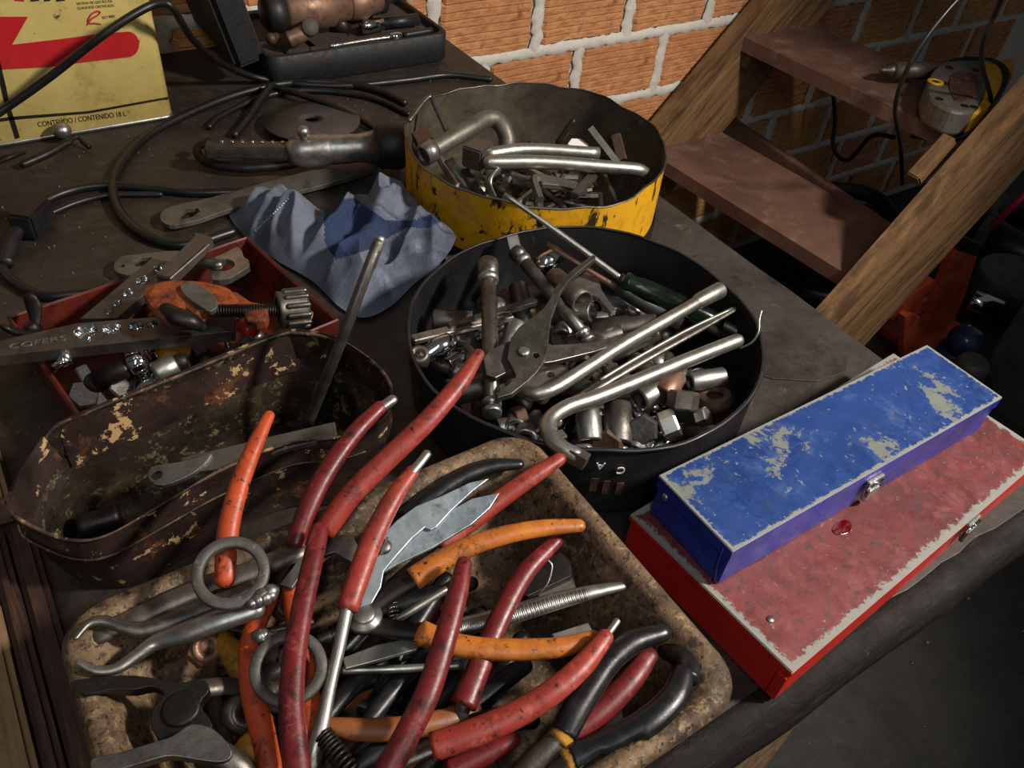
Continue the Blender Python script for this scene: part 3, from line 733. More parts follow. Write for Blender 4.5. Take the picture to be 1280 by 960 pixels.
protos = [plier_proto(g, l, None) for g, l in (('black_grip', 'black handled pliers buried low in the rusty pan'), ('dark_red_grip', 'dark red handled pliers buried low in the rusty pan'), ('brown_orange_grip', 'brownish orange handled pliers buried low in the rusty pan'))]
GR = ['black pliers at the bottom of the pan', 'dark red pliers at the bottom of the pan', 'orange pliers at the bottom of the pan']
spots = [(0.05, .30, 20, 0, 0), (.13, .24, 75, 1, 0), (.02, .22, -10, 0, 1), (.20, .30, 10, 0, 2), (.22, .20, -35, 0, 1), (.09, .19, 40, 2, 1), (.17, .17, 30, 0, 2), (.11, .32, -15, 0, 3), (.19, .25, 60, 1, 2), (.03, .17, 100, 2, 1), (.15, .21, 10, 0, 4), (.08, .25, -60, 0, 3), (.06, .21, 15, 0, 5), (.21, .27, 80, 0, 3)]
for k, (x, y, a, g, lv) in enumerate(spots):
    tgt = protos[g]
    if tgt.get('used'): o = dup(tgt, (0, 0, 0), (0, 0, 0))
    else: o = tgt; o['used'] = 1
    o['group'] = GR[g]; ca, sa = math.cos(R(a)), math.sin(R(a))
    bx = [x + q * ca for q in (-.052, .132)]; by = [y + q * sa for q in (-.052, .132)]; ix0, ix1, iy0, iy1 = PX0 + .062, PX1 - .062, PY0 + .072, PY1 - .072
    if abs(sa) > .5: a = math.degrees(math.copysign(.5, sa)); ca, sa = math.cos(R(a)), math.sin(R(a)); bx = [x + q * ca for q in (-.052, .132)]; by = [y + q * sa for q in (-.052, .132)]
    x += max(0, ix0 - min(bx)) - max(0, max(bx) - ix1); y += max(0, iy0 - min(by)) - max(0, max(by) - iy1)
    o.location = (x, y, .018 + .0065 * lv); o.rotation_euler = (pr.uniform(-.06, .06), pr.uniform(-.05, .05), R(a))
for o in bpy.data.objects:
    if 'used' in o: del o['used']

def T(label, cat='pliers', name=None, group=None): return Thing(name or cat.replace(' ', '_'), label, cat, group)
CLAMP = (PX0 + .001, PX1 - .001, PY0 + .001, PY1 - .001)
# 1 orange-red sleeve leaning over the oval tub
t = T('tool with one orange-red sleeved handle leaning over the oval tub', 'handle tool', 'sleeved_handle_tool')
grip(t, [(336, 520, .135), (318, 558, .130), (298, 610, .122), (285, 665, .112), (281, 722, .100)], .0066, 'orange_red_grip', taper=(.62, .85, .98, 1.05, 1.08, 1.02), cap='round')
shank(t, [(281, 716, .1005), (283, 760, .075), (290, 800, .04)], .004, 'dark_steel'); t.done()
# 2 pair of long red handles crossing to the black can
t = T('long pliers with one dark red and one bright red handle reaching over the pan rim')
grip(t, [(474, 510, .128), (440, 545, .122), (404, 597, .112), (381, 645, .102), (368, 683, .092)], .0066, 'dark_red_grip', taper=(.85, 1, 1.05, 1.08, 1.05, 1.0))
shank(t, [(490, 500, .130), (470, 514, .1275)], .0042, 'steel', 'bare_tip', .8, label='bare steel tip poking out of the split sleeve')
grip(t, [(598, 443, .150), (575, 478, .145), (535, 525, .135), (485, 573, .122), (440, 617, .110), (405, 665, .095)], .0077, 'red_grip', taper=(.62, .9, 1, 1.05, 1.08, 1.1))
shank(t, [(368, 680, .092), (352, 715, .075), (330, 760, .05)], .005); shank(t, [(405, 660, .096), (388, 695, .078), (350, 745, .05)], .0055)
t.part('pivot', MB().lathe(P(338, 752, .046), UPV, [(0, .010), (.008, .010), (.0095, .007)], 16), 'dark_steel'); t.done()
# 3 dark red handle running out of the bottom of the picture
t = T('pliers with a long glossy dark red handle passing through a steel ring')
grip(t, [(399, 664, .112), (390, 705, .111), (378, 760, .108), (368, 820, .104), (364, 880, .100), (368, 930, .096), (374, 985, .092)], .0069, 'dark_red_grip', taper=(.9, .98, 1.0, 1.05, 1.08, 1.1))
shank(t, [(374, 982, .092), (385, 1040, .075), (400, 1090, .055)], .005); t.done()
# 4 red sleeve with bare tip and long steel shank
t = T('slim tool with red sleeve, bare steel tip and long bright shank')
grip(t, [(515, 590, .121), (492, 622, .117), (468, 668, .112), (450, 715, .107), (434, 762, .102)], .0072, 'red_grip', taper=(.72, .9, 1.0, 1.05, 1.05, .98))
shank(t, [(533, 568, .1245), (522, 582, .1235), (505, 602, .120)], .0036, 'bright_steel', 'bare_tip', .8)
shank(t, [(434, 758, .102), (424, 808, .094), (412, 860, .086), (400, 915, .078), (385, 960, .07)], .0042, 'bright_steel', 'shank', .9, rr=(1, .95, .9, 1.0, 1.3, 1.4)); t.done()
# 5 ring pliers: two welded rings, two arms with hooked jaws
t = T('steel ring pliers with two welded rings and curved hooked jaws', 'ring pliers')
def ringp(cx, cy, rpx, z, th):
    c = P(cx, cy, z); R1 = (P(cx + rpx, cy, z) - c).length
    return c, R1
for (cx, cy, z) in ((289, 718, .112), (361, 837, .090)):
    c, R1 = ringp(cx, cy, 48, z, .004); ax = (CAM - c).normalized() * .5 + UPV * .6
    t.part('ring', MB().lathe(c, ax, [(0, R1 * .71), (0, R1 * .97), (.001, R1), (.0045, R1), (.0055, R1 * .97), (.0055, R1 * .73), (.0045, R1 * .70), (.001, R1 * .70), (0, R1 * .71)], 40, close=False), 'ring_steel')
for (wx, wy, z, ex, ey) in ((318, 752, .110, 342, 738), (322, 795, .094, 346, 802)):
    m = MB()
    for k in range(12):
        f = k / 11; c = P(wx + (ex - wx) * f + pr.uniform(-4, 4), wy + (ey - wy) * f + pr.uniform(-4, 4), z + .001); rr = .0028 + pr.random() * .0022
        m.lathe(c - UPV * rr, UPV, [(0, rr * .3), (rr * .4, rr * .85), (rr, rr), (rr * 1.6, rr * .8), (rr * 1.9, rr * .3)], 10)
    t.part('weld_bead', m, 'steel', label='lumpy bright weld')
shank(t, [(318, 762, .100), (275, 775, .097), (235, 790, .093), (195, 803, .088), (165, 823, .088), (145, 836, .089), (120, 838, .091), (98, 828, .094)], .0045, 'steel', 'arm', .8, rr=(1.5, 1.7, 1.6, 1.2, .95, .8, .65, .4))
shank(t, [(312, 738, .096), (262, 758, .091), (215, 776, .086), (180, 787, .087), (155, 784, .090), (130, 776, .093), (110, 780, .095), (95, 797, .096)], .0045, 'dark_steel', 'arm', .8, rr=(1.5, 1.5, 1.4, 1.2, .95, .8, .65, .4))
t.done()
# 6 orange handles under the rings
t = T('pliers with bright orange handles beneath the steel rings')
grip(t, [(335, 748, .088), (319, 783, .087), (312, 818, .085), (316, 865, .082), (328, 915, .078), (338, 962, .074)], .0068, 'orange_red_grip', cap='round', taper=(.95, 1, 1, 1.05, 1.05, 1.0))
grip(t, [(362, 738, .082), (372, 790, .080), (382, 850, .077), (388, 905, .074), (387, 950, .071)], .0065, 'orange_red_grip', cap='round')
shank(t, [(338, 955, .074), (345, 1010, .06)], .005); t.done()
# 7 tin snips
t = T('grey steel tin snips with two pointed blades and slotted screw', 'snips')
z6 = lambda L: [(x / 4.0 + 340, y / 4.0 + 520) for x, y in L]
pl6 = ((480, 684, .098), (611, 598, .103), (454, 755, .090))
up6 = plane3(*pl6)[3]
plate(t, 'blade', z6([(1088, 310), (985, 333), (850, 398), (720, 450), (625, 520), (565, 580), (522, 650), (492, 720), (470, 800), (440, 955), (500, 935), (545, 855), (560, 775), (622, 700), (700, 612), (765, 556), (795, 568), (822, 555), (900, 470), (1000, 378)]), .0035, 0, 'blade_steel', tilt=pl6)
plate(t, 'blade', z6([(1140, 382), (1000, 412), (860, 490), (760, 560), (640, 640), (560, 690), (560, 780), (620, 745), (800, 660), (1000, 540), (1090, 460)]), .0035, 0, 'blade_steel', tilt=((480, 684, .0935), (624, 615, .0985), (454, 755, .0855)))
t.part('pivot_screw', screw_head(P(480, 684, .0985), up6, .0052, .003), 'dark_steel')
plate(t, 'tang', [(415, 668), (440, 668), (452, 690), (440, 702), (418, 690), (390, 700), (365, 735), (350, 730), (380, 690)], .0035, .090, 'steel')
t.done()
# 8 orange handled spring pliers
t = T('spring pliers with a pair of amber orange handles')
grip(t, [(723, 657, .100), (680, 660, .101), (635, 668, .101), (590, 682, .099), (550, 702, .095), (516, 724, .090)], .0074, 'orange_grip', flat=.75, taper=(.7, .88, .95, 1.0, 1.08, 1.15))
grip(t, [(742, 798, .086), (700, 809, .086), (655, 812, .085), (605, 811, .083), (560, 804, .081), (524, 790, .080)], .0074, 'orange_grip', flat=.75, taper=(.75, .92, .98, 1.0, 1.05, 1.15))
shank(t, [(522, 722, .089), (492, 738, .084), (462, 760, .080), (440, 780, .078)], .0075, 'black_iron', 'shank', .6, cap='flat')
shank(t, [(530, 790, .079), (495, 787, .078), (462, 782, .077), (440, 778, .076)], .0068, 'black_iron', 'shank', .6, cap='flat')
t.part('pivot', MB().lathe(P(455, 775, .078), UPV, [(0, .011), (.004, .012), (.006, .0115), (.0062, .008), (.008, .0075), (.009, .006)], 24), 'steel')
t.part('spring', spring([P(488, 742, .080), P(492, 778, .074)], .0034, 7, .0006), 'chrome'); t.done()
# 9 - 16 single handles of further pliers
def single(label, pts, r, gm, hidden, tip=None, taper=(.8, 1, 1.05, 1.08, 1.05, 1.0), cap='start', sm='dark_steel', sr=.0048):
    t = T(label); grip(t, pts, r, gm, taper=taper, cap=cap)
    if tip: shank(t, tip, .0024, 'bright_steel', 'bare_tip', .8, label='bare steel tip')
    shank(t, hidden, sr, sm); return t
single('pliers with a narrow maroon handle standing over an amber handle', [(580, 705, .112), (571, 745, .110), (556, 800, .106), (535, 865, .100), (508, 920, .093), (480, 972, .086)], .0071, 'dark_red_grip', [(480, 970, .085), (465, 1010, .07)], taper=(.75, .95, 1.0, 1.05, 1.08, 1.1)).done()
t = single('pliers with a dull red handle whose sleeve end is torn', [(694, 677, .088), (658, 714, .086), (632, 758, .083), (610, 806, .079), (592, 850, .075), (579, 882, .072)], .0072, 'dark_red_grip', [(580, 878, .071), (572, 905, .062), (560, 930, .05)], taper=(.75, .95, 1, 1.05, 1.1, 1.2), cap='start')
t.done()
t = single('pliers with a red handle lying under the snips blades', [(699, 574, .100), (662, 598, .095), (625, 624, .088), (590, 650, .082), (548, 682, .076)], .0074, 'red_grip', [(552, 680, .072), (520, 705, .065), (490, 730, .055)], taper=(.72, .92, 1.0, 1.05, 1.05, 1.05)); t.done()
t = single('pliers with a matt black handle beside the pan back rim', [(648, 580, .088), (612, 583, .088), (575, 597, .086), (540, 620, .082), (505, 650, .076)], .0074, 'black_grip', [(508, 648, .066), (480, 680, .056), (455, 720, .05)], taper=(.6, .85, 1.0, 1.05, 1.08, 1.1)); t.done()
t = T('pliers with a ribbed bare steel handle pointing at the blue box')
pa = W3([(785, 731, .077), (740, 740, .077), (690, 753, .075), (640, 768, .072), (600, 778, .069), (560, 787, .066)], 10)
t.part('handle', MB().tube(pa, [.003, .0052, .0066, .0068, .0066, .006], 14, .7, cap='round'), 'bright_steel')
m = MB()
for k in range(12, 46):
    a = pa[min(k, len(pa) - 2)]; d = (pa[min(k + 1, len(pa) - 1)] - a).normalized(); s_ = d.cross(UPV).normalized(); r_ = .0052 + .0014 * min(1, (k - 10) / 14)
    for sh in (0, .5):
        c = a + d * (sh * .0022); m.tube([c + s_ * r_ * math.cos(q) * 1.0 + d.cross(s_) * r_ * .72 * math.sin(q) * -1 for q in (2.9, 2.5, 2.1, 1.7, 1.3)], .00045, 5)
t.part('ribbing', m, 'steel'); shank(t, [(565, 786, .066), (530, 790, .06), (500, 795, .055)], .005); t.done()
t = single('pliers with a pinkish red handle and bare tip across the pan front', [(756, 797, .098), (728, 832, .097), (690, 865, .095), (645, 893, .091), (595, 915, .086), (540, 934, .080)], .0077, 'red_grip', [(545, 933, .079), (520, 944, .076), (490, 958, .072), (455, 990, .06)], [(771, 777, .100), (752, 803, .097)], taper=(.72, .92, 1, 1.05, 1.08, 1.1)); t.done()
t = T('pliers with thick glossy black and red handles and rust stained collar')
grip(t, [(827, 791, .094), (790, 803, .094), (760, 827, .092), (738, 858, .089), (718, 890, .086), (704, 918, .083)], .0083, 'black_grip', taper=(.72, .95, 1.02, 1.05, 1.05, 1.0))
shank(t, [(702, 915, .083), (690, 932, .080), (668, 952, .074), (640, 985, .065)], .0072, 'brown_steel', 'shank', .7)
t.part('collar', MB().tube(W3([(708, 912, .0832), (697, 927, .081)], 4), .0078, 12, .85), 'yellow_grip', label='rust yellow stained collar')
grip(t, [(811, 820, .080), (787, 852, .079), (756, 884, .076), (722, 912, .073), (690, 935, .069)], .0074, 'dark_red_grip')
shank(t, [(695, 932, .068), (655, 958, .06)], .005); t.done()
t = T('pliers with a long black handle curving along the pan corner')
grip(t, [(852, 846, .088), (842, 872, .088), (815, 900, .087), (780, 922, .085), (745, 938, .083), (715, 950, .081)], .0090, 'black_grip', taper=(.85, 1, 1.05, 1.05, 1.05, 1.0))
t.part('collar', MB().tube(W3([(722, 946, .0815), (706, 955, .080)], 4), .0082, 12, .85), 'yellow_grip')
shank(t, [(712, 951, .080), (680, 975, .07)], .006, 'brown_steel')
grip(t, [(838, 812, .072), (858, 824, .080), (858, 850, .086)], .0075, 'black_grip'); t.done()
t = single('pliers with a brown-orange handle lying flat near the spring', [(412, 908, .070), (450, 912, .070), (500, 911, .068), (545, 903, .065), (590, 890, .06)], .0068, 'brown_orange_grip', [(416, 908, .069), (395, 905, .06), (360, 900, .045)], cap='round'); t.done()
t = single('pliers with a black handle beneath the pinkish red one', [(700, 858, .070), (650, 890, .067), (600, 905, .063), (550, 915, .058)], .007, 'black_grip', [(555, 914, .057), (520, 930, .05)]); t.done()
t = single('pliers with maroon handle tips low at the pan front', [(640, 925, .060), (600, 945, .058), (560, 965, .056)], .0068, 'dark_red_grip', [(565, 963, .056), (530, 985, .05)]); t.done()
t = single('pliers with a slate black handle beside the torn red sleeve', [(562, 812, .068), (545, 835, .066), (525, 880, .062)], .006, 'black_grip', [(527, 875, .061), (515, 910, .05)]); t.done()
# pincers, lower left
t = T('big dark iron end-cutting pincers at the pan left end', 'pincers')
pk = ((225, 885, .090), (280, 885, .089), (225, 930, .088))
plate(t, 'jaw', [(88, 853), (120, 846), (170, 844), (225, 853), (252, 848), (262, 862), (250, 880), (265, 905), (255, 925), (225, 935), (200, 925), (188, 905), (192, 885), (205, 868), (190, 858), (168, 862), (140, 862), (105, 868)], .010, 0, 'black_iron', tilt=pk, smooth_n=3)
plate(t, 'jaw', [(115, 948), (150, 940), (190, 928), (215, 920), (240, 905), (268, 912), (290, 938), (280, 952), (250, 950), (215, 945), (190, 950), (150, 962), (118, 968)], .010, 0, 'dark_steel', tilt=((225, 930, .098), (280, 930, .096), (225, 960, .096)), smooth_n=3)
t.part('pivot', MB().lathe(P(228, 890, .086), UPV, [(0, .0105), (.005, .0105), (.0056, .009), (.0058, .003)], 24), 'black_iron')
shank(t, [(265, 935, .090), (300, 960, .084), (330, 1000, .07)], .007, 'dark_steel', 'handle'); shank(t, [(255, 860, .084), (290, 858, .074), (330, 870, .06)], .006, 'brown_steel', 'handle'); t.done()
# pale plates and rods between the handles
t = T('pale worn steel blade lying under an amber handle', 'steel strip', 'steel_strip'); plate(t, 'steel_strip', [(428, 822), (470, 806), (515, 796), (530, 800), (520, 812), (470, 826), (432, 836)], .003, .075, 'bright_steel'); t.done()
for k, (pts, lab) in enumerate((([(430, 838, .066), (500, 836, .066), (572, 832, .066)], 'thin steel rod under the pale blade'), ([(470, 790, .072), (520, 760, .074), (556, 738, .076)], 'thin bright rod between the amber handles'), ([(388, 778, .07), (330, 790, .068), (288, 786, .066)], 'dark rod beside the orange handle'))):
    one('steel_rod', lab, 'rod', MB().tube(W3(pts), .0026, 10, cap='round'), 'bright_steel' if k < 2 else 'dark_steel')
one('wire_loop', 'thin wire loop standing by the ribbed handle', 'wire', MB().tube(W3([(672, 745, .07), (685, 728, .078), (690, 708, .084), (685, 700, .086)]), .0008, 6), 'bright_steel')
for pts, zz, lab, mm in (([(640, 715), (700, 690), (714, 694), (714, 720), (660, 745), (640, 742)], .063, 'dark steel slab beside the red torn sleeve', 'black_iron'), ([(655, 760), (718, 705), (720, 735), (690, 762)], .057, 'dull grey steel offcut behind the ribbed handle', 'grey_bar'), ([(690, 792), (735, 778), (748, 800), (700, 812)], .060, 'pale flat steel piece beside the amber handle', 'bright_steel'), ([(745, 898), (775, 878), (780, 898), (750, 915)], .055, 'small grey steel block in the pan corner', 'steel')):
    t = T(lab, 'steel piece', 'steel_piece'); plate(t, 'steel_piece', pts, .006, zz, mm); t.done()
one('coil_spring', 'dark coil spring beside the brown-orange handle', 'spring', spring([P(403, 918, .078), P(418, 938, .078), P(440, 968, .076)], .0052, 10, .0011), 'black_iron')
# rusty bits at the left end
for k, (x, y, z, rr, hh, mm, lab) in enumerate(((252, 812, .060, .012, .010, 'copper_brown', 'pinkish rusty nut beside the ring pliers'), (298, 893, .062, .012, .012, 'brown_steel', 'round dark rusty knob by the orange handle'), (352, 760, .06, .01, .009, 'rusty_iron', 'rusty hex nut under the ring'))):
    t = T(lab, 'nut', 'hex_nut' if k != 1 else 'rusty_fastener'); ax = Vector((.3, -.5, .8)); c = P(x, y, z)
    if k != 1: t.part('body', MB().prism(c, ax, hh, rr, 6), mm)
    else: t.part('body', MB().lathe(c, ax, [(0, rr), (hh, rr), (hh * 1.15, rr * .8), (hh * 1.15, rr * .5), (hh, rr * .4)], 18), mm)
    t.part('washer', MB().lathe(c + ax.normalized() * hh, ax, [(0, rr * .8), (.002, rr * .8), (.002, rr * .4), (0, rr * .4)], 18), mm); t.done()
t = T('pliers with chipped mustard yellow sleeves at the pan left end')
grip(t, [(280, 800, .066), (298, 830, .066), (312, 858, .064)], .0075, 'yellow_grip', flat=.7); grip(t, [(292, 962, .07), (310, 940, .071), (322, 925, .071)], .0085, 'yellow_grip', flat=.7)
shank(t, [(283, 803, .066), (262, 840, .060), (290, 960, .068)], .0045, 'rusty_iron'); t.done()
# long dark flat handles along the pan back rim
t = T('long dark flat steel lever lying against the oval tub', 'lever', 'flat_lever'); shank(t, [(128, 790, .084), (180, 765, .086), (250, 735, .088), (310, 715, .089), (370, 690, .090)], .008, 'brown_steel', 'lever', .5); t.done()
CLAMP = None

# ================================================================== contents of the black can
ZO = -.019
rs = random.Random(5)
def socket_mb(r, L, hexa=True, step=0.0):
    m = MB(); prof = [(0, r * .9), (.0012, r), (L * .55, r), (L * .6, r * (1 - step)), (L - .001, r * (1 - step)), (L, r * (.92 - step))]
    m.lathe((0, 0, 0), (0, 0, 1), prof + [(L, r * .5), (L * .4, r * .5)], 20, close=False)
    m.lathe((0, 0, 0), (0, 0, 1), [(0, r * .9), (0, r * .74), (L * .35, r * .70), (L * .35, .0005)], 6 if hexa else 12, False, close=False)
    return m
def mk(name, label, cat, group, mb, m):
    o = one(name, label, cat, mb, m, group); return o
G1, G2, G3, G4 = 'loose sockets in the black can', 'loose nuts in the black can', 'loose bolts in the black can', 'loose adapters in the black can'
pro = [mk('socket', 'loose small steel socket lying among the tools in the black can', 'socket', G1, socket_mb(.0115, .030), 'steel'),
       mk('socket', 'loose stepped chrome socket lying among the tools in the black can', 'socket', G1 + ', stepped', socket_mb(.0105, .036, True, .25), 'chrome'),
       mk('deep_socket', 'loose long dark deep socket lying among the tools in the black can', 'socket', G1 + ', deep', socket_mb(.012, .060, True, .12), 'dark_steel'),
       mk('hex_nut', 'loose rusty hex nut lying among the tools in the black can', 'nut', G2, MB().prism((0, 0, 0), (0, 0, 1), .012, .013), 'rusty_iron')]
m = MB().prism((0, 0, 0), (0, 0, 1), .009, .0115); m.lathe((0, 0, .009), (0, 0, 1), [(0, .0065), (.028, .0065), (.03, .005)], 12)
pro.append(mk('hex_bolt', 'loose short hex bolt lying among the tools in the black can', 'bolt', G3, m, 'brown_steel'))
m = MB().lathe((0, 0, 0), (0, 0, 1), [(0, .009), (.014, .009), (.016, .006)], 16); m.box((0, 0, .022), (.0095, .0095, .014), bev=.001)
pro.append(mk('square_adapter', 'loose square drive adapter lying among the tools in the black can', 'adapter', G4, m, 'steel'))
used = set()
def scatter(cx, cy, Rm, z0, z1, n, protos, rnd, weights, mound=.02):
    for k in range(n):
        i = rnd.choices(range(len(protos)), weights)[0]; p = protos[i]; a = rnd.uniform(0, 6.283); q = math.sqrt(rnd.random()) * (Rm - (.028 if i == 2 else 0))
        loc = (cx + q * math.cos(a), cy + q * math.sin(a), z0 + (z1 - z0) * (k / n) + mound * (1 - q / Rm))
        rot = (R(90) + rnd.uniform(-.5, .5), rnd.uniform(-.4, .4), rnd.uniform(0, 6.28))
        if id(p) in used: o = dup(p, loc, rot, scale=rnd.uniform(.85, 1.2))
        else: used.add(id(p)); p.location = loc; p.rotation_euler = rot
scatter(BCX, BCY, .125, .010, .026, 120, pro, rs, (5, 4, 4, 3, 3, 3))

def dirs(a, b): return (P(*b) - P(*a)).normalized()
# big L wrench lying over the rim
def lwrench(label, pts, r, m, hexend=None, sock=None, name='l_wrench'):
    t = Thing(name, label, 'wrench'); t.part('bar', MB().tube(W3(pts, 10), r, 16, cap='round'), m)
    if hexend:
        a, b = P(*hexend[0]), P(*hexend[1]); t.part('hex_end', MB().prism(a, b - a, (b - a).length, r * 1.12, 4, .5, .06), 'brown_steel')
    if sock:
        a, b = P(*sock[0]), P(*sock[1]); L = (b - a).length
        t.part('socket_end', MB().lathe(a, b - a, [(0, r), (L * .2, r * 1.25), (L * .95, r * 1.35), (L, r * 1.25), (L, r * .9), (L * .7, r * .9), (L * .7, 0)], 20, close=False), m)
    return t.done()
lwrench('thick pale steel L-bar wrench lying across the black can rim', [(921, 426, .098), (860, 450, .100), (800, 475, .102), (745, 497, .104), (712, 508, .105), (692, 520, .1055), (684, 533, .1058), (690, 549, .1055), (705, 562, .104), (718, 569, .103)], .0068, 'bright_steel', hexend=((712, 566, .1035), (733, 578, .102)))
lwrench('steel L wrench with a flared socket end in the black can', [(885, 370, .094), (840, 396, .094), (780, 430, .093), (730, 462, .091), (695, 484, .089), (672, 492, .087), (655, 488, .084), (640, 482, .078)], .0064, 'bright_steel', sock=((868, 379, .094), (901, 362, .095)))
t = Thing('flat_pry_bar', 'slim dark steel bar with flattened tip between two L wrenches', 'bar')
t.part('bar', MB().tube(W3([(921, 385, .090), (870, 413, .088), (810, 446, .086), (755, 478, .084), (720, 500, .080), (690, 515, .074)], 8), [.003, .0048, .0052, .0052, .005, .004], 10, .55), 'dark_steel')
t.part('edge', MB().tube(W3([(915, 386, .0925), (860, 412, .0905), (800, 445, .0885), (750, 475, .0865)], 8), .0016, 8), 'bright_steel'); t.done()
# slip joint pliers
t = Thing('slip_joint_pliers', 'dark steel slip-joint pliers lying open on the wrenches', 'pliers')
z1 = lambda L: [(x / 5.052 + 490, y / 5.052 + 280) for x, y in L]
ps = ((655, 440, .112), (735, 330, .128), (700, 460, .110))
plate(t, 'jaw', z1([(735, 800), (750, 720), (800, 650), (900, 580), (960, 530), (1000, 470), (1030, 400), (1075, 345), (1150, 280), (1263, 195), (1285, 200), (1285, 218), (1180, 300), (1110, 365), (1065, 430), (1040, 500), (1010, 580), (995, 680), (985, 780), (965, 860), (920, 930)]) + [(660, 476), (640, 492), (622, 497), (620, 492), (636, 480), (645, 470), (640, 458), (634, 448)], .0065, 0, 'dark_steel', tilt=ps, holes=(((667, 441), (672, 441), (675, 445), (670, 448), (666, 445)),))
plate(t, 'jaw', [(604, 448), (612, 437), (640, 425), (690, 431), (740, 428), (790, 414), (825, 398), (843, 388), (846, 392), (830, 404), (795, 422), (745, 439), (692, 452), (660, 456), (640, 462), (620, 472), (608, 468)], .0065, 0, 'dark_steel', tilt=((655, 440, .1055), (840, 390, .097), (640, 470, .102)))
c = P(655, 440, .1125); t.part('pivot', MB().lathe(c, plane3(*ps)[3], [(0, .0052), (.0015, .0052), (.0025, .003)], 16), 'bright_steel'); t.done()
# extension bar with socket
def bar_socket(label, a, b, r, sockL, sr, m='dark_steel', name='extension_bar', collar=True):
    A, B = P(*a), P(*b); ax = (B - A); L = ax.length
    t = Thing(name, label, 'extension bar'); t.part('bar', MB().lathe(A, ax, [(0, r * .8), (.002, r), (L * .3, r), (L * .7, r * .95), (L, r)], 18), m)
    t.part('socket', MB().lathe(A - ax.normalized() * (sockL * .5), ax, [(0, sr * .8), (0, sr * .95), (.001, sr), (sockL * .75, sr), (sockL * .85, sr * .82), (sockL, r)], 20, close=False), m)
    t.part('collar', MB().lathe(A + ax.normalized() * sockL * .42, ax, [(0, r), (.001, sr * .98), (.004, sr * 1.02), (.007, sr * .9), (.008, r)], 20), 'steel')
    t.part('end_ring', MB().lathe(B - ax.normalized() * .012, ax, [(0, r), (.001, r * 1.15), (.005, r * 1.15), (.006, r * .9), (.009, r * .9), (.010, r * 1.12), (.014, r * 1.12), (.0145, r)], 18), 'steel')
    return t.done()
bar_socket('thick dark extension bar with socket standing upright in the black can', (610, 338, .108), (615, 515, .085), .0075, .022, .0105)
bar_socket('long dark extension bar with square drive in the black can', (648, 318, .098), (735, 425, .070), .0068, .012, .0085)
A, B = P(645, 312, .100), P(641, 295, .110); one('square_drive', 'bright square drive end standing on the long extension bar', 'drive end', MB().prism(A, B - A, (B - A).length, .0078, 4, .3, .05), 'steel')
A, B = P(672, 336, .088), P(696, 318, .092); one('chrome_socket', 'shiny chrome socket behind the slip-joint pliers', 'socket', MB().lathe(A, B - A, [(0, .006), (.004, .0075), (.005, .0105), ((B - A).length, .0105), ((B - A).length, .007)], 20), 'chrome')
A, B = P(690, 345, .085), P(728, 378, .088); L = (B - A).length
one('tube_socket', 'long tubular box socket open toward the slip-joint pliers', 'socket', MB().lathe(A, B - A, [(0, .009), (.004, .0115), (L * .6, .0115), (L * .8, .0125), (L, .0125), (L, .0100), (L * .3, .0100), (L * .3, 0)], 24, close=False), 'brown_steel')
t = Thing('open_end_wrench', 'open ended wrench head beside the tubular socket', 'wrench'); plate(t, 'open_end_wrench', [(715, 352), (735, 338), (748, 345), (752, 362), (770, 388), (764, 390), (748, 372), (735, 366), (724, 362)], .006, .088, 'steel'); t.done()
t = Thing('ring_wrench', 'ring spanner end lying under the steel L wrench', 'wrench')
plate(t, 'ring_wrench', [(668, 470), (690, 456), (708, 457), (712, 466), (704, 478), (680, 484), (660, 482)], .007, .078, 'bright_steel', holes=((688, 468, .004),), smooth_n=2); t.done()
# ratchet style flat handle at the left
def bar_flat(label, a, b, w_, th, m, name='flat_bar', cat='bar', up=UPV):
    A, B = P(*a), P(*b); d = (B - A).normalized(); s_ = up.cross(d).normalized(); n_ = d.cross(s_)
    return one(name, label, cat, MB().box((A + B) / 2, ((B - A).length, w_, th), M3=Matrix((d, s_, n_)).transposed(), bev=.001), m)
bar_flat('fluted bright flat wrench shaft lying at the black can left side', (515, 425, .080), (640, 395, .072), .010, .006, 'steel')
bar_flat('dark square bar over the fluted wrench shaft', (560, 410, .079), (690, 370, .074), .009, .006, 'dark_steel')
A, B = P(540, 400, .066), P(590, 402, .066); one('barrel_socket', 'dull brown barrel socket against the black can left wall', 'socket', MB().lathe(A, B - A, [(0, .009), (.002, .0105), ((B - A).length, .0105)], 20), 'brown_steel')
A, B = P(524, 448, .076), P(566, 425, .070); L = (B - A).length
t = Thing('universal_joint', 'chrome universal joint adapter at the black can left edge', 'adapter'); t.part('body', MB().lathe(A, B - A, [(0, .0075), (L * .4, .0085), (L * .42, .0105), (L * .85, .0105), (L, .006)], 20), 'chrome')
t.part('socket_head', MB().lathe(A + Vector((0, 0, -.004)), Vector((-.2, -.3, 1)), [(0, .0095), (.014, .0095), (.016, .008), (.016, .005), (.008, .005)], 18), 'brown_steel'); t.done()
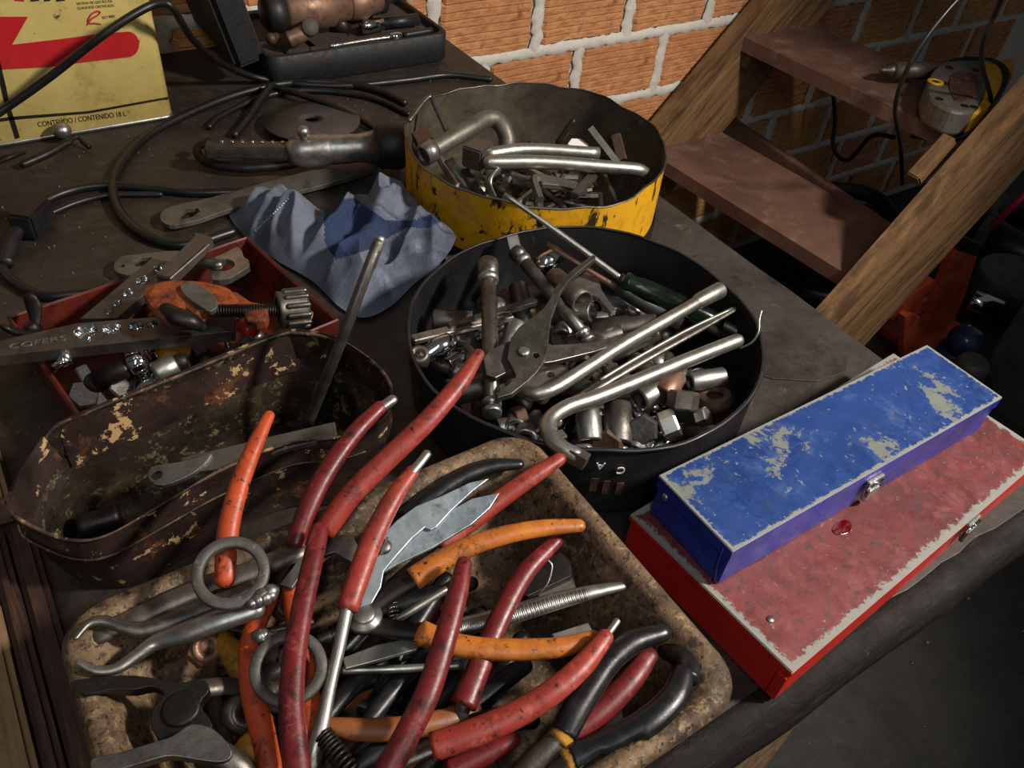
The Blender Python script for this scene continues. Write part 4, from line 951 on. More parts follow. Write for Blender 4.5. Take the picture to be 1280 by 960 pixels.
# screwdriver
t = Thing('screwdriver', 'long screwdriver with dark green handle leaning over the black can', 'screwdriver')
t.part('blade', MB().tube(W3([(630, 243, .150), (700, 292, .126), (782, 352, .096)]), [.0024, .0030, .0032], 12), 'bright_steel')
A, B = P(778, 350, .097), P(905, 408, .066); L = (B - A).length
t.part('handle', MB().lathe(A, B - A, [(0, .005), (.002, .0095), (.006, .0105), (.012, .009), (.018, .0105), (.03, .0118), (L * .8, .0118), (L * .95, .010), (L, .006)], 20), 'green_handle', label='dark green translucent handle')
t.part('ferrule', MB().lathe(A - (B - A).normalized() * .004, B - A, [(0, .004), (.001, .0065), (.007, .0065), (.008, .005)], 16), 'black_plastic'); t.done()
t = Thing('screwdriver', 'second screwdriver with tarnished shaft beside the green handled one', 'screwdriver')
t.part('blade', MB().tube(W3([(684, 305, .110), (772, 360, .088)]), [.0026, .0036], 12), 'copper_brown')
A, B = P(770, 358, .089), P(850, 405, .066); t.part('handle', MB().lathe(A, B - A, [(0, .004), (.003, .0085), (.012, .0085), ((B - A).length, .009)], 16), 'black_plastic'); t.done()
one('round_bar', 'brown round bar along the black can far wall', 'bar', MB().tube(W3([(800, 355, .086), (870, 388, .076), (940, 425, .062)]), .005, 12, cap='round'), 'brown_steel')
bar_flat('dark flat bar behind the thick L-bar', (820, 375, .078), (915, 425, .066), .010, .005, 'black_iron')
# big sockets and nuts at the near side
def big_socket(label, a, b, r, m, op=True, name='large_socket'):
    A, B = P(*a), P(*b); L = (B - A).length
    return one(name, label, 'socket', MB().lathe(A, B - A, [(0, r * .72), (0, r * .95), (.0015, r), (L * .6, r), (L * .65, r * .93), (L * .97, r * .93), (L, r * .85), (L, r * .5), (L * .6, r * .5)], 24, close=False).lathe(A, B - A, [(0, r * .72), (L * .4, r * .68), (L * .4, .0003)], 6, False, close=False), m)
big_socket('chrome socket standing at the near wall under the L-bar', (738, 552, .052), (733, 500, .070), .0115, 'steel')
big_socket('wide dark socket beside the chrome socket near the can wall', (772, 556, .050), (772, 505, .066), .0135, 'dark_steel')
big_socket('tilted steel socket among the hex nuts', (800, 500, .066), (838, 478, .070), .0115, 'steel')
big_socket('pale short socket by the far right of the nuts', (862, 478, .066), (905, 470, .068), .0095, 'bright_steel')
big_socket('rusty ring-shaped socket open upward by the can wall', (893, 505, .048), (893, 492, .060), .0165, 'rusty_iron')
big_socket('copper tinged socket under the thick L-bar', (828, 495, .070), (845, 470, .075), .0115, 'copper_brown')
def nut(label, px, z, r, hh, ax, m, ph=0): return one('large_hex_nut', label, 'nut', MB().prism(P(*px, z), Vector(ax), hh, r, 6, ph), m)
nut('big brown hex nut standing on edge in the black can', (852, 512), .068, .0145, .017, (.35, .45, .75), 'brown_steel', .4)
nut('bright cornered hex nut beside the big brown nut', (826, 535), .058, .0135, .016, (.75, -.35, .45), 'bright_steel', .2)
nut('dark hex nut tucked against the can wall', (806, 535), .056, .014, .016, (-.6, -.4, .5), 'dark_steel', .3)
nut('small bright nut in the near right of the black can', (872, 524), .062, .009, .011, (.5, -.5, .7), 'bright_steel', .1)
one('bent_wire', 'bent wire hooked over the black can right rim', 'wire', MB().tube(W3([(925, 436, .085), (940, 428, .095), (948, 415, .105), (949, 400, .112), (952, 388, .118)]), .0011, 8), 'bright_steel')

ZO = 0.0
# ================================================================== contents of the yellow can
ry = random.Random(9)
def lkey(a, b, r, n=6):
    return MB().tube(catmull([(0, 0, 0), (a * .85, 0, 0), (a * .97, .0, 0), (a, b * .06, 0), (a, b * .2, 0), (a, b, 0)], 5), r, n, smooth=False)
yp = [mk('hex_key', 'loose dark hex key in the yellow can', 'hex key', 'dark hex keys in the yellow can', lkey(.085, .03, .0035), 'dark_steel'),
      mk('hex_key', 'loose bright thick hex key in the yellow can', 'hex key', 'bright hex keys in the yellow can', lkey(.10, .036, .0048), 'steel'),
      mk('hex_key', 'loose small brown hex key in the yellow can', 'hex key', 'brown hex keys in the yellow can', lkey(.07, .026, .0030), 'brown_steel')]
for k in range(54):
    a = ry.uniform(0, 6.283); q = math.sqrt(ry.random()) * .10; p = yp[k % 3]
    loc = (YCX + q * math.cos(a) - .03, YCY + q * math.sin(a) - .01, .010 + .045 * k / 54); ang = ry.uniform(0, 6.28)
    # keep both ends inside the can
    for _ in range(12):
        e = (loc[0] + .1 * math.cos(ang), loc[1] + .1 * math.sin(ang))
        if math.hypot(e[0] - YCX, e[1] - YCY) < .135: break
        ang += .6
    rot = (ry.uniform(-.5, .5), ry.uniform(-.18, .12), ang)
    if id(p) in used: dup(p, loc, rot)
    else: used.add(id(p)); p.location = loc; p.rotation_euler = rot
t = Thing('hooked_pipe', 'thick hooked steel pipe with open end in the yellow can', 'pipe')
pa = W3([(532, 193, .098), (560, 176, .104), (590, 159, .110), (607, 149, .112), (620, 150, .110), (630, 162, .102), (634, 178, .090), (630, 195, .075)], 8)
t.part('pipe', MB().tube(pa, .0105, 18), 'grey_bar')
d = (pa[0] - pa[3]).normalized(); t.part('open_end', MB().lathe(pa[0] - d * .014, d, [(0, .0105), (.001, .0125), (.018, .0125), (.018, .0095), (.004, .0095), (.004, 0)], 20, close=False), 'steel'); t.done()
def rodpx(label, pts, r, m, name='steel_bar', seg=12): return one(name, label, 'bar', MB().tube(W3(pts), r, seg, cap='round' if seg > 6 else 'flat', smooth=seg > 6), m)
t = Thing('l_wrench', 'pale steel L wrench with square brown head in the yellow can', 'wrench')
t.part('bar', MB().tube(W3([(608, 193, .098), (660, 187, .097), (748, 192, .092)]), .0078, 14), 'bright_steel'); 
t.part('square_head', MB().box(P(597, 193, .098), (.030, .026, .026), rz=.5, bev=.002), 'brown_steel'); t.done()
lwrench('long tarnished steel bar with bent end in the yellow can', [(612, 203, .099), (680, 203, .096), (760, 209, .090), (795, 212, .086), (806, 217, .078), (806, 222, .07)], .0080, 'bright_steel')
rodpx('black slim punch leaning on the yellow can wall', [(698, 178, .085), (716, 152, .110)], .0042, 'black_iron', 'punch')
rodpx('grey bar leaning on the yellow can far wall', [(738, 160, .102), (775, 208, .070)], .0055, 'grey_bar', seg=4)
rodpx('second rusty bar leaning at the yellow can far right', [(770, 168, .094), (778, 200, .07)], .0075, 'rusty_iron', seg=4)
rodpx('thin bent rod sticking up at the yellow can left', [(512, 150, .105), (536, 121, .118), (545, 135, .110), (560, 168, .09)], .0032, 'dark_steel', 'bent_rod')
bar_flat('brown square block at the yellow can left edge', (518, 176, .088), (538, 170, .092), .022, .012, 'rusty_iron', 'steel_block', 'block')
bar_flat('flat grey bar crossing the yellow can from left', (560, 200, .082), (596, 245, .062), .012, .004, 'steel', 'flat_bar')
bar_flat('second flat dark bar crossing beside the grey one', (580, 212, .078), (604, 247, .066), .010, .004, 'dark_steel', 'flat_bar')
bar_flat('bright square bar at the near wall of the yellow can', (676, 230, .078), (725, 234, .074), .009, .007, 'bright_steel', 'square_bar')
bar_flat('dark square bar crossing the near wall of the yellow can', (718, 245, .074), (745, 215, .080), .010, .008, 'brown_steel', 'square_bar')
t = Thing('hex_key', 'big grey hex key with elbow near the yellow can front', 'hex key'); t.part('hex_key', MB().tube(W3([(675, 250, .074), (668, 228, .080), (672, 223, .081), (690, 226, .080), (720, 233, .078)]), .0055, 6, smooth=False), 'grey_bar'); t.done()
t = Thing('bracket', 'curved bright steel bracket at the yellow can front wall', 'bracket'); t.part('bracket', MB().tube(W3([(615, 243, .070), (610, 228, .085), (620, 215, .088), (640, 210, .08)]), .009, 10, .35), 'bright_steel'); t.done()
one('pale_chip', 'pale cream chip behind the steel bars in the yellow can', 'chip', MB().lathe(P(722, 186, .078), (0, -.3, 1), [(0, .016), (.005, .014)], 7, False), 'print_white')

# ================================================================== contents of the red tray
t = Thing('flaring_bar', 'long dark steel flaring bar with polished holes and scratched lettering', 'flaring bar')
z5 = .072
top = [(-20, 430), (0, 426), (94, 404), (185, 387), (292, 399), (292, 414), (94, 433), (0, 444), (-20, 446)]
plate(t, 'bar', [(-20, 430), (94, 404), (292, 388), (292, 414), (94, 434), (-20, 447)], .012, z5, 'dark_steel', tilt=((0, 435, z5 - .004), (290, 402, z5 + .006), (94, 404, z5)), holes=((107, 414, .0092), (140, 410, .0076), (170, 407, .0060), (190, 405, .0047), (210, 402, .0040)))
pf = plane3((0, 435, z5 - .004), (290, 402, z5 + .006), (94, 404, z5))
def onpl(pl, x, y):
    A, e1, e2, n = pl; d = ray(x, y); return CAM + d * ((A - CAM).dot(n) / d.dot(n))
for (x, y, r) in ((107, 414, .0098), (140, 410, .0082), (170, 407, .0066), (190, 405, .0052), (210, 402, .0045)):
    c = onpl(pf, x, y); t.part('flare_hole', MB().lathe(c + pf[3] * .0003, -pf[3], [(0, r * 1.0), (.0005, r * .98), (.004, r * .55), (.0095, r * .5)], 20, close=False).lathe(c - pf[3] * .006, pf[3], [(0, r * .55), (.0001, r * .5)], 16), 'chrome', label='polished countersunk hole')
ex = (onpl(pf, 94, 426) - onpl(pf, 8, 440)).normalized(); ey = pf[3].cross(ex)
t.part('lettering', text_mesh(MB(), 'COFERS', .0085, onpl(pf, 10, 437) + pf[3] * .0003, ex, ey, pf[3], sx=1.5), 'bright_steel')
def wing(t, c, ax, s=1.0, m='chrome'):
    ax = Vector(ax).normalized(); i = t.part('stud', MB().lathe(c - ax * .014 * s, ax, [(0, .003 * s), (.014 * s, .003 * s), (.015 * s, .0062 * s), (.022 * s, .005 * s), (.023 * s, .003 * s)], 14), m)
    sd = ax.orthogonal().normalized()
    for q in (-1, 1): t.part('wing', MB().tube(catmull([c + ax * .003 * s, c + ax * .007 * s + sd * q * .007 * s, c + ax * .014 * s + sd * q * .013 * s, c + ax * .019 * s + sd * q * .015 * s], 5), [.003 * s, .0045 * s, .0062 * s, .0055 * s], 10, .45, cap='round'), m, i)
wing(t, P(78, 452, .055), (.5, -.5, .75), 1.15); wing(t, P(283, 420, .052), (.1, .2, .9), .8); t.done()
t = Thing('flaring_bar', 'second flaring bar with row of holes lying diagonally in the red tray', 'flaring bar')
tl = ((150, 370, .070), (215, 330, .078), (130, 360, .070))
plate(t, 'bar', [(100, 398), (190, 322), (222, 330), (146, 398)], .010, 0, 'dark_steel', tilt=tl, holes=((201, 336, .007), (178, 350, .0057), (160, 366, .0047), (146, 379, .004), (137, 389, .0036)))
pf2 = plane3(*tl)
for (x, y, r) in ((201, 336, .0075), (178, 350, .0062), (160, 366, .0052), (146, 379, .0044), (137, 389, .004)):
    c = onpl(pf2, x, y); t.part('flare_hole', MB().lathe(c + pf2[3] * .0003, -pf2[3], [(0, r), (.0005, r * .98), (.004, r * .55)], 18, close=False).lathe(c - pf2[3] * .004, pf2[3], [(0, r * .55), (.0001, r * .5)], 16), 'chrome')
wing(t, P(45, 415, .05), (-.3, .1, .9), 1.2, 'black_iron'); t.done()
bar_flat('brown square bar with bright edge across the red tray back', (205, 352, .082), (258, 299, .088), .016, .012, 'brown_steel', 'square_bar')
bar_flat('bright slim strip along the square bar', (212, 349, .089), (262, 305, .094), .002, .002, 'bright_steel', 'steel_strip', 'strip')
t = Thing('pipe_clamp', 'grey steel yoke plate with round hole in the red tray', 'clamp')
z2 = lambda L: [(x / 4.571 + 160, y / 4.571 + 280) for x, y in L]
plate(t, 'yoke', z2([(480, 195), (560, 160), (625, 128), (650, 150), (660, 185), (690, 205), (695, 240), (640, 275), (580, 310), (520, 320), (480, 315), (470, 260)]), .007, .070, 'steel', holes=((280, 331, .010),))
shank(t, z2([(340, 250)])[0:1] and [(234, 334, .066), (250, 328, .072), (272, 331, .074)], .006, 'dark_steel', 'screw', .9); t.done()
t = Thing('flaring_yoke', 'rusty orange flaring yoke with threaded screw in the red tray', 'yoke')
z5y = ((205, 375, .100), (330, 385, .100), (230, 350, .104))
plate(t, 'body', z2([(80, 390), (110, 340), (190, 315), (300, 310), (430, 318), (560, 350), (600, 380), (640, 450), (500, 470), (440, 500), (380, 520), (330, 480), (300, 540), (240, 550), (170, 510), (110, 450)]), .016, 0, 'orange_paint', tilt=z5y, smooth_n=2, bev=.005)
plate(t, 'grey_saddle', z2([(300, 345), (380, 330), (440, 370), (500, 410), (510, 470), (470, 500), (430, 480), (370, 440), (320, 400)]), .005, 0, 'steel', tilt=((205, 375, .1035), (330, 385, .1035), (230, 350, .1075)), smooth_n=2)
plate(t, 'frame_arm', z2([(560, 390), (620, 385), (700, 440), (780, 455), (800, 500), (780, 550), (680, 550), (660, 500), (620, 430)]), .012, 0, 'orange_paint', tilt=((300, 390, .096), (340, 390, .096), (300, 370, .098)), smooth_n=2, bev=.002)
t.part('jaw', MB().tube(W3([(208, 386, .102), (222, 396, .100), (240, 402, .096), (252, 408, .090)]), [.006, .009, .008, .005], 12, .8, cap='round'), 'black_iron')
A, B = P(268, 389, .096), P(356, 388, .090); L = (B - A).length
m = MB().lathe(A, B - A, [(0, .0052), (L, .0052)], 14)
for k in range(26): m.lathe(A + (B - A) * (k / 26), B - A, [(0, .0054), (L * .012, .0066), (L * .024, .0054)], 12)
t.part('screw', m, 'black_iron')
A, B = P(347, 388, .086), P(385, 384, .084); L = (B - A).length; m = MB().lathe(A, B - A, [(0, .012), (0, .0165), (.002, .0172), (.004, .0165), (L * .9, .0165), (L, .014), (L, 0)], 24, close=False)
for k in range(12):
    a = k / 12 * 6.283; ax = (B - A).normalized(); u = ax.orthogonal().normalized(); b = ax.cross(u)
    m.tube([A + ax * .008 + (u * math.cos(a) + b * math.sin(a)) * .0165, A + ax * (L * .92) + (u * math.cos(a) + b * math.sin(a)) * .0165], .0026, 8, cap='round')
t.part('knob', m, 'dark_steel', label='fluted dark chrome turning knob'); t.done()
# small fittings under the bar
A, B = P(120, 478, .035), P(162, 458, .045); t = Thing('cone_fitting', 'dark cylinder fitting with ribbed chrome end in the red tray', 'fitting'); L = (B - A).length
t.part('barrel', MB().lathe(A, B - A, [(0, .0095), (L * .9, .0095), (L, .008)], 18), 'black_iron')
m = MB().lathe(B, B - A, [(0, .009), (.004, .012), (.014, .010), (.016, .006)], 16)
for k in range(10):
    a = k / 10 * 6.283; ax = (B - A).normalized(); u = ax.orthogonal().normalized(); b_ = ax.cross(u); m.tube([B + ax * .003 + (u * math.cos(a) + b_ * math.sin(a)) * .0115, B + ax * .014 + (u * math.cos(a) + b_ * math.sin(a)) * .010], .0014, 6)
t.part('ribbed_end', m, 'chrome'); t.done()
A, B = P(193, 468, .045), P(232, 450, .048); t = Thing('tube_fitting', 'pale banded tube fitting with black nose in the red tray', 'fitting'); L = (B - A).length
t.part('band', MB().lathe(A, B - A, [(0, .009), (.002, .0105), (L * .65, .0105), (L * .7, .009)], 18), 'bright_steel'); t.part('nose', MB().lathe(A + (B - A) * .65, B - A, [(0, .008), (L * .3, .008), (L * .4, .006)], 16), 'black_plastic'); t.done()
for k, (x, y, z, rr, mm, lab) in enumerate(((220, 446, .036, .016, 'yellow_grip', 'crumpled dirty yellow lump under the flaring bar'), (374, 404, .045, .014, 'yellow_grip', 'dirty yellow lump beneath the turning knob'), (312, 414, .044, .012, 'tin_red', 'small red lump near the yellow scrap'), (100, 500, .020, .014, 'black_iron', 'dark hex nut at the front of the red tray'), (150, 490, .02, .013, 'dark_steel', 'grey nut block beside the ribbed fitting'))):
    m = MB()
    if k < 3:
        m.lathe(P(x, y, z - rr * .6), UPV, [(0, rr * .5), (rr * .3, rr * .95), (rr * .7, rr), (rr * 1.0, rr * .7), (rr * 1.15, rr * .2)], 14)
        for v in m.v: v += Vector(noise.noise_vector(v * 90)) * .003
    else: m.prism(P(x, y, z), (.3, -.5, .8), rr * 1.1, rr, 6)
    one('yellow_lump' if k < 2 else 'red_lump' if k == 2 else 'hex_nut', lab, 'scrap' if k < 3 else 'nut', m, mm)
bar_flat('narrow dark strip leaning in the red tray front', (100, 458, .045), (128, 505, .02), .010, .004, 'black_iron', 'steel_strip', 'strip')

# more small fittings filling the tray
G5 = 'small fittings in the red tray'
f0 = mk('tube_nut', 'small dark tube nut lying loose in the red tray', 'nut', G5, MB().prism((0, 0, 0), (0, 0, 1), .012, .009).lathe((0, 0, .012), (0, 0, 1), [(0, .006), (.012, .006), (.013, .004)], 12), 'dark_steel')
f1 = mk('flare_cone', 'small chrome cone fitting lying loose in the red tray', 'fitting', G5 + ', chrome', MB().lathe((0, 0, 0), (0, 0, 1), [(0, .003), (.008, .008), (.012, .0085), (.02, .0085), (.022, .006), (.03, .005)], 16), 'chrome')
fr = random.Random(31); c0, ux, uy = cn[3], cn[2] - cn[3], cn[0] - cn[3]
for k in range(26):
    a, b = fr.uniform(.12, .88), fr.uniform(.1, .9); p = c0 + ux * a + uy * b; pp = (f0, f1)[k % 2]
    loc = (p.x, p.y, .012 + fr.uniform(0, .014)); rot = (R(90) + fr.uniform(-.4, .4), fr.uniform(-.3, .3), fr.uniform(0, 6.28))
    if id(pp) in used: dup(pp, loc, rot, scale=fr.uniform(.8, 1.25))
    else: used.add(id(pp)); pp.location = loc; pp.rotation_euler = rot

# ================================================================== contents of the oval tub
t = Thing('threaded_rod', 'long thin worn rod standing out of the oval tub', 'rod')
t.part('rod', MB().tube(W3([(474, 300, .195), (455, 350, .172), (425, 430, .125), (384, 532, .040)]), .0046, 10), 'dark_steel')
t.part('worn_tip', MB().tube(W3([(476, 296, .1965), (462, 333, .180)]), .0048, 10), 'steel'); t.done()
t = Thing('flat_spanner', 'flat steel lever with bright holed end in the oval tub', 'spanner')
tt = ((200, 592, .060), (420, 540, .085), (260, 560, .068))
plate(t, 'lever', [(225, 572), (270, 562), (340, 545), (418, 527), (421, 545), (350, 563), (280, 585), (228, 592)], .005, 0, 'grey_bar', tilt=tt)
plate(t, 'holed_end', [(184, 594), (190, 583), (206, 580), (240, 574), (262, 566), (262, 572), (244, 590), (214, 604), (194, 606)], .004, 0, 'bright_steel', tilt=((200, 592, .0625), (420, 540, .0865), (260, 560, .0705)), holes=((196, 594, .0042),), smooth_n=2)
t.done()
one('dark_pipe_stub', 'short dark pipe stub in the left end of the oval tub', 'pipe', MB().tube(W3([(100, 660, .02), (150, 645, .022)]), .010, 16), 'black_iron')

# ================================================================== far end of the bench
FY = 1.157
t = Thing('square_tin', 'tall square yellow tin with red stripe and black lettering', 'tin')
tx0, tx1 = .012, .249
rings = [rrect(tx0 + i, tx1 - i, FY + i, 1.388 - i, .014, z, 5) for i, z in ((.002, .001), (0, .004), (0, .12), (0, .345), (-.001, .350), (.004, .351))]
m = ring_loft(rings, True); t.part('body', m, 'tin_yellow')
t.part('bottom_seam', ring_loft([rrect(tx0 - o, tx1 + o, FY - o, 1.388 + o, .014, z, 5) for o, z in ((0, .001), (.0015, .002), (.0015, .005), (0, .006))]), 'steel')
FP = (Vector((.13, FY - .0006, .1)), Vector((1, 0, 0)), Vector((0, 0, 1)), Vector((0, -1, 0)))
def face_plate(nm, pts, mm, smooth_n=0): t.part(nm, plate_px(MB(), pts, .0004, FP, (), 0, 0, smooth_n), mm)
arc = [(160 + 14 * math.cos(a), 55.5 + 16 * math.sin(a)) for a in [math.radians(k) for k in range(-95, 100, 15)]]
face_plate('red_stripe', [(-60, 21), (35, 21), (15, 56), (75, 49), (120, 43)] + arc + [(120, 76), (60, 84), (-60, 90)], 'tin_red')
face_plate('red_mark', [(18, 1), (18, -12), (34, -14), (30, 2)], 'tin_red')
for q in ((38, -14, 52), (55, -14, 66), (70, -14, 84)): face_plate('black_mark', [(q[0], 2), (q[0] + 2, -14), (q[2], -14), (q[2] - 3, 1)], 'print_black')
face_plate('black_line', [(15, 146), (110, 139), (214, 120.5), (214, 123), (110, 142), (15, 150)], 'print_black')
face_plate('black_line', [(-10, 60), (-4, 60), (8, 110), (12, 130), (25, 172), (19, 174), (6, 132)], 'print_black')
face_plate('black_line', [(-30, 152), (15, 146), (15, 150), (-30, 157)], 'print_black')
def face_text(s_, a, b, hpx):
    A, B = PY(a[0], a[1], FY - .001), PY(b[0], b[1], FY - .001); H = (PY(a[0], a[1] - hpx, FY - .001) - A).length
    e1 = (B - A).normalized(); e1.y = 0; size = H / .7
    m = text_mesh(MB(), s_, size, Vector((0, 0, 0)), Vector((1, 0, 0)), Vector((0, 0, 1)), Vector((0, -1, 0)))
    wx = max(v.x for v in m.v) or 1; k = (B - A).length / wx
    for v in m.v: p = A + e1 * (v.x * k) + Vector((0, 0, 1)) * v.z; v.x, v.y, v.z = p.x, FY - .0006, p.z
    t.part('lettering', m, 'print_black')
face_text('CONTEÚDO / CONTENIDO 18 L', (48, 159), (158, 145), 6.5)
face_text('SISTEMA DE GESTÃO DA', (96, 6.5), (141, 3), 3.2)
face_text('QUALIDADE CERTIFICADO', (97, 12), (143, 8.5), 3.2)
face_text('ISO 9001', (128, 24), (144, 22), 3.5)
lp = [PY(x, y, FY - .001) for x, y in ((109, 31), (114, 24), (122, 19), (125, 15), (121, 14), (114, 18), (110, 25), (112, 29), (119, 29), (126, 30))]
t.part('red_loop_mark', MB().tube(catmull(lp, 6), .0009, 6), 'tin_red'); t.done()

def cable(label, pts, r=.0048, z=None, m='cable', name='cable', group=None):
    return one(name, label, 'cable', MB().tube(catmull([P(*q) if len(q) == 3 else P(q[0], q[1], z) for q in pts], 10), r, 10, cap='round'), m, group)
cable('black cable arching in front of the yellow tin and down behind the black case', [(-40, 165, .055), (0, 140, .065), (60, 98, .10), (130, 43, .15), (180, 11, .172), (205, 4, .172), (218, 14, .16), (240, 48, .11), (275, 78, .055), (325, 98, .012), (385, 106, .006), (440, 107, .006), (510, 100, .006), (560, 94, .006), (612, 99, .006)], .0050)
cable('thick black cable looping past the grey disc to the flaring tray', [(505, 128), (470, 112), (420, 104), (360, 104), (300, 117), (240, 140), (190, 166), (158, 196), (142, 228), (146, 258), (168, 285), (203, 303), (240, 305), (290, 290)], .0058, .0065)
cable('second black cable beside the thick one behind the grey disc', [(510, 142), (470, 124), (420, 115), (365, 114), (320, 124), (275, 146), (262, 158)], .0045, .005)
cable('black cable lying slantwise across the others', [(340, 108, .012), (375, 118, .014), (420, 134, .012), (455, 152, .008), (468, 160, .006)], .005)
cable('short dark cable dropping toward the riveted bar', [(338, 108, .018), (325, 126, .014), (310, 148, .008), (294, 168, .006)], .0058)
cable('black cable making the big loop at the bench left', [(300, 240), (240, 241), (180, 235), (130, 232), (80, 241), (35, 265), (8, 300), (2, 330), (18, 352), (55, 370), (110, 366)], .0052, .0058)
cable('thin black cable from the plug to the coil', [(60, 268), (100, 252), (140, 244), (200, 243)], .0036, .004)
t = Thing('cable_plug', 'dark square plug on the cable at the bench left', 'plug'); t.part('body', MB().box(P(40, 272, .018), (.045, .028, .03), rz=.9, bev=.003), 'black_plastic'); t.part('sleeve', MB().tube(W3([(24, 285, .014), (12, 310, .010), (8, 330, .008)]), .007, 12), 'black_plastic'); t.done()
# black tool case
cx0, cx1, cy0, cy1 = .405, .715, 1.195, 1.388
t = Thing('tool_case', 'open black plastic tool case against the brick wall', 'case')
rings = [rrect(cx0 + i, cx1 - i, cy0 + i, cy1 - i, .02, z, 6) for i, z in ((.004, .001), (0, .005), (0, .046), (.002, .048), (.007, .048), (.008, .046), (.008, .036))]
t.part('tray', ring_loft(rings), 'case_plastic'); mm = MB(); mm.add(rings[-1], [list(range(len(rings[-1])))], False); mm.add(rings[0], [list(range(len(rings[0])))], False)
t.part('foam_insert', mm, 'foam')
for (x, y, sx, sy) in ((.52, 1.25, .08, .05), (.63, 1.27, .09, .025), (.64, 1.33, .10, .03), (.47, 1.24, .05, .03)):
    t.part('foam_block', MB().box((x, y, .039), (sx, sy, .008), rz=.06, bev=.002), 'foam')
Ry = Matrix.Rotation(R(-14), 3, 'Y')
O = Vector((cx0 - .004, 0, .046)); lw = .31
def LM(v): return O + Ry @ Vector(v)
m = MB(); m.box(LM((-.022, (cy0 + cy1) / 2, lw / 2)), (.045, cy1 - cy0, lw), M3=Ry, bev=.008); i = t.part('lid', m, 'case_plastic')
t.part('lid_foam', MB().box(LM((.0015, (cy0 + cy1) / 2, lw / 2)), (.004, cy1 - cy0 - .03, lw - .03), M3=Ry, bev=.001), 'foam', i)
for yy in (1.24, 1.34): t.part('hinge', MB().lathe((cx0 - .004, yy, .044), (0, 1, 0), [(0, .006), (.03, .006)], 12), 'black_plastic')
t.done()
def cyl(label, a, b, prof, m, name, cat):
    A, B = P(*a), P(*b); L = (B - A).length
    return one(name, label, cat, MB().lathe(A, B - A, [(h_ * L, r_) for h_, r_ in prof], 22), m)
t = Thing('air_wrench', 'worn metal air wrench lying in the black case', 'air wrench')
A, B = P(352, 14, .085), P(432, 4, .085); L = (B - A).length
t.part('motor_body', MB().lathe(A, B - A, [(0, .024), (L * .05, .031), (L * .75, .032), (L * .8, .026), (L, .026)], 24), 'copper_brown')
t.part('hammer_case', MB().lathe(B, B - A, [(0, .024), (.004, .028), (.03, .028), (.04, .022), (.06, .018)], 24), 'copper_brown')
t.part('black_cover', MB().lathe(A - (B - A).normalized() * .03, B - A, [(0, .02), (.006, .029), (.03, .031)], 20), 'black_plastic')
t.part('trigger', MB().tube(W3([(392, 32, .075), (378, 42, .066), (360, 50, .058)]), .012, 14), 'copper_brown')
t.part('inlet_cap', MB().lathe(P(386, 35, .072), (-.2, -.9, .45), [(0, .013), (.016, .013), (.018, .011)], 18), 'grey_plate'); t.done()
cyl('black impact socket beside the air wrench', (440, 6, .075), (478, 0, .075), ((0, .018), (.1, .021), (1, .021)), 'black_plastic', 'impact_socket', 'socket')
cyl('small bright topped socket in the black case', (452, 34, .052), (478, 30, .052), ((0, .010), (.2, .011), (1, .010)), 'chrome', 'small_socket', 'socket')
cyl('dark round socket standing in the case middle', (424, 40, .045), (426, 26, .055), ((0, .016), (.8, .016), (1, .012)), 'black_iron', 'dark_socket', 'socket')
cyl('dark tube socket in the case foam', (480, 30, .05), (522, 24, .05), ((0, .009), (1, .010)), 'black_plastic', 'tube_socket', 'socket')
one('chisel_rod', 'thin chrome rod with collar along the case front', 'rod', MB().tube(W3([(412, 58, .05), (455, 51, .05), (490, 46, .05)]), .0028, 10).lathe(P(488, 46.5, .05), dirs((412, 58, .05), (490, 46, .05)), [(0, .003), (.001, .0065), (.018, .0065), (.019, .003)], 14), 'chrome')
one('black_chisel', 'black chisel bit lying behind the chrome rod', 'chisel', MB().tube(W3([(505, 44, .05), (540, 38, .05)]), .005, 10), 'black_plastic')
one('fitting_nut', 'brass coloured threaded fitting beside the trigger', 'fitting', MB().lathe(P(335, 50, .06), dirs((335, 50, .06), (350, 44, .06)), [(0, .005), (.004, .0085), (.010, .0085), (.011, .006), (.02, .006)], 12), 'rusty_iron')
# grinding disc, riveted bar tool, flat spanner
c = P(390, 152, .010); Rr = (P(450, 152, .010) - c).length
one('grinding_disc', 'thin dark grey grinding disc with a centre hole on the bench', 'disc', MB().lathe(c, (0, .05, 1), [(0, .012), (0, Rr), (.003, Rr), (.003, .026), (.005, .022), (.005, .011), (0, .012)], 48, close=False), 'grey_disc')
t = Thing('power_hand_tool', 'greasy steel hand tool with riveted bar and black collar', 'hand tool')
A, B = P(257, 187, .036), P(362, 188, .036); d = (B - A).normalized(); s_ = UPV.cross(d)
t.part('bar', MB().box((A + B) / 2, ((B - A).length, .020, .016), M3=Matrix((d, s_, UPV)).transposed(), bev=.002), 'dark_steel')
for k in range(7): t.part('rivet', MB().lathe(A.lerp(B, .2 + .12 * k) + s_ * .006 + UPV * .008, UPV, [(0, .0028), (.0012, .0022), (.0018, .0008)], 10), 'chrome')
A, B = P(358, 190, .036), P(470, 184, .036); L = (B - A).length
t.part('body', MB().lathe(A, B - A, [(0, .010), (.006, .017), (.018, .0205), (L * .45, .020), (L * .5, .0185), (L * .52, .0195), (L * .8, .018), (L, .022)], 24), 'steel')
t.part('collar', MB().lathe(B, B - A, [(0, .024), (.004, .028), (.030, .030), (.036, .027), (.045, .012)], 24), 'black_plastic', label='black ribbed collar')
t.part('ball_pin', MB().lathe(P(380, 176, .052), UPV, [(0, .004), (.006, .004), (.008, .0075), (.013, .0085), (.018, .006), (.0195, .002)], 14), 'steel')
t.part('guard', MB().tube(W3([(262, 176, .03), (246, 186, .02), (258, 202, .014), (300, 210, .014), (352, 207, .016), (372, 203, .02)]), .006, 12, .8), 'black_iron'); t.done()
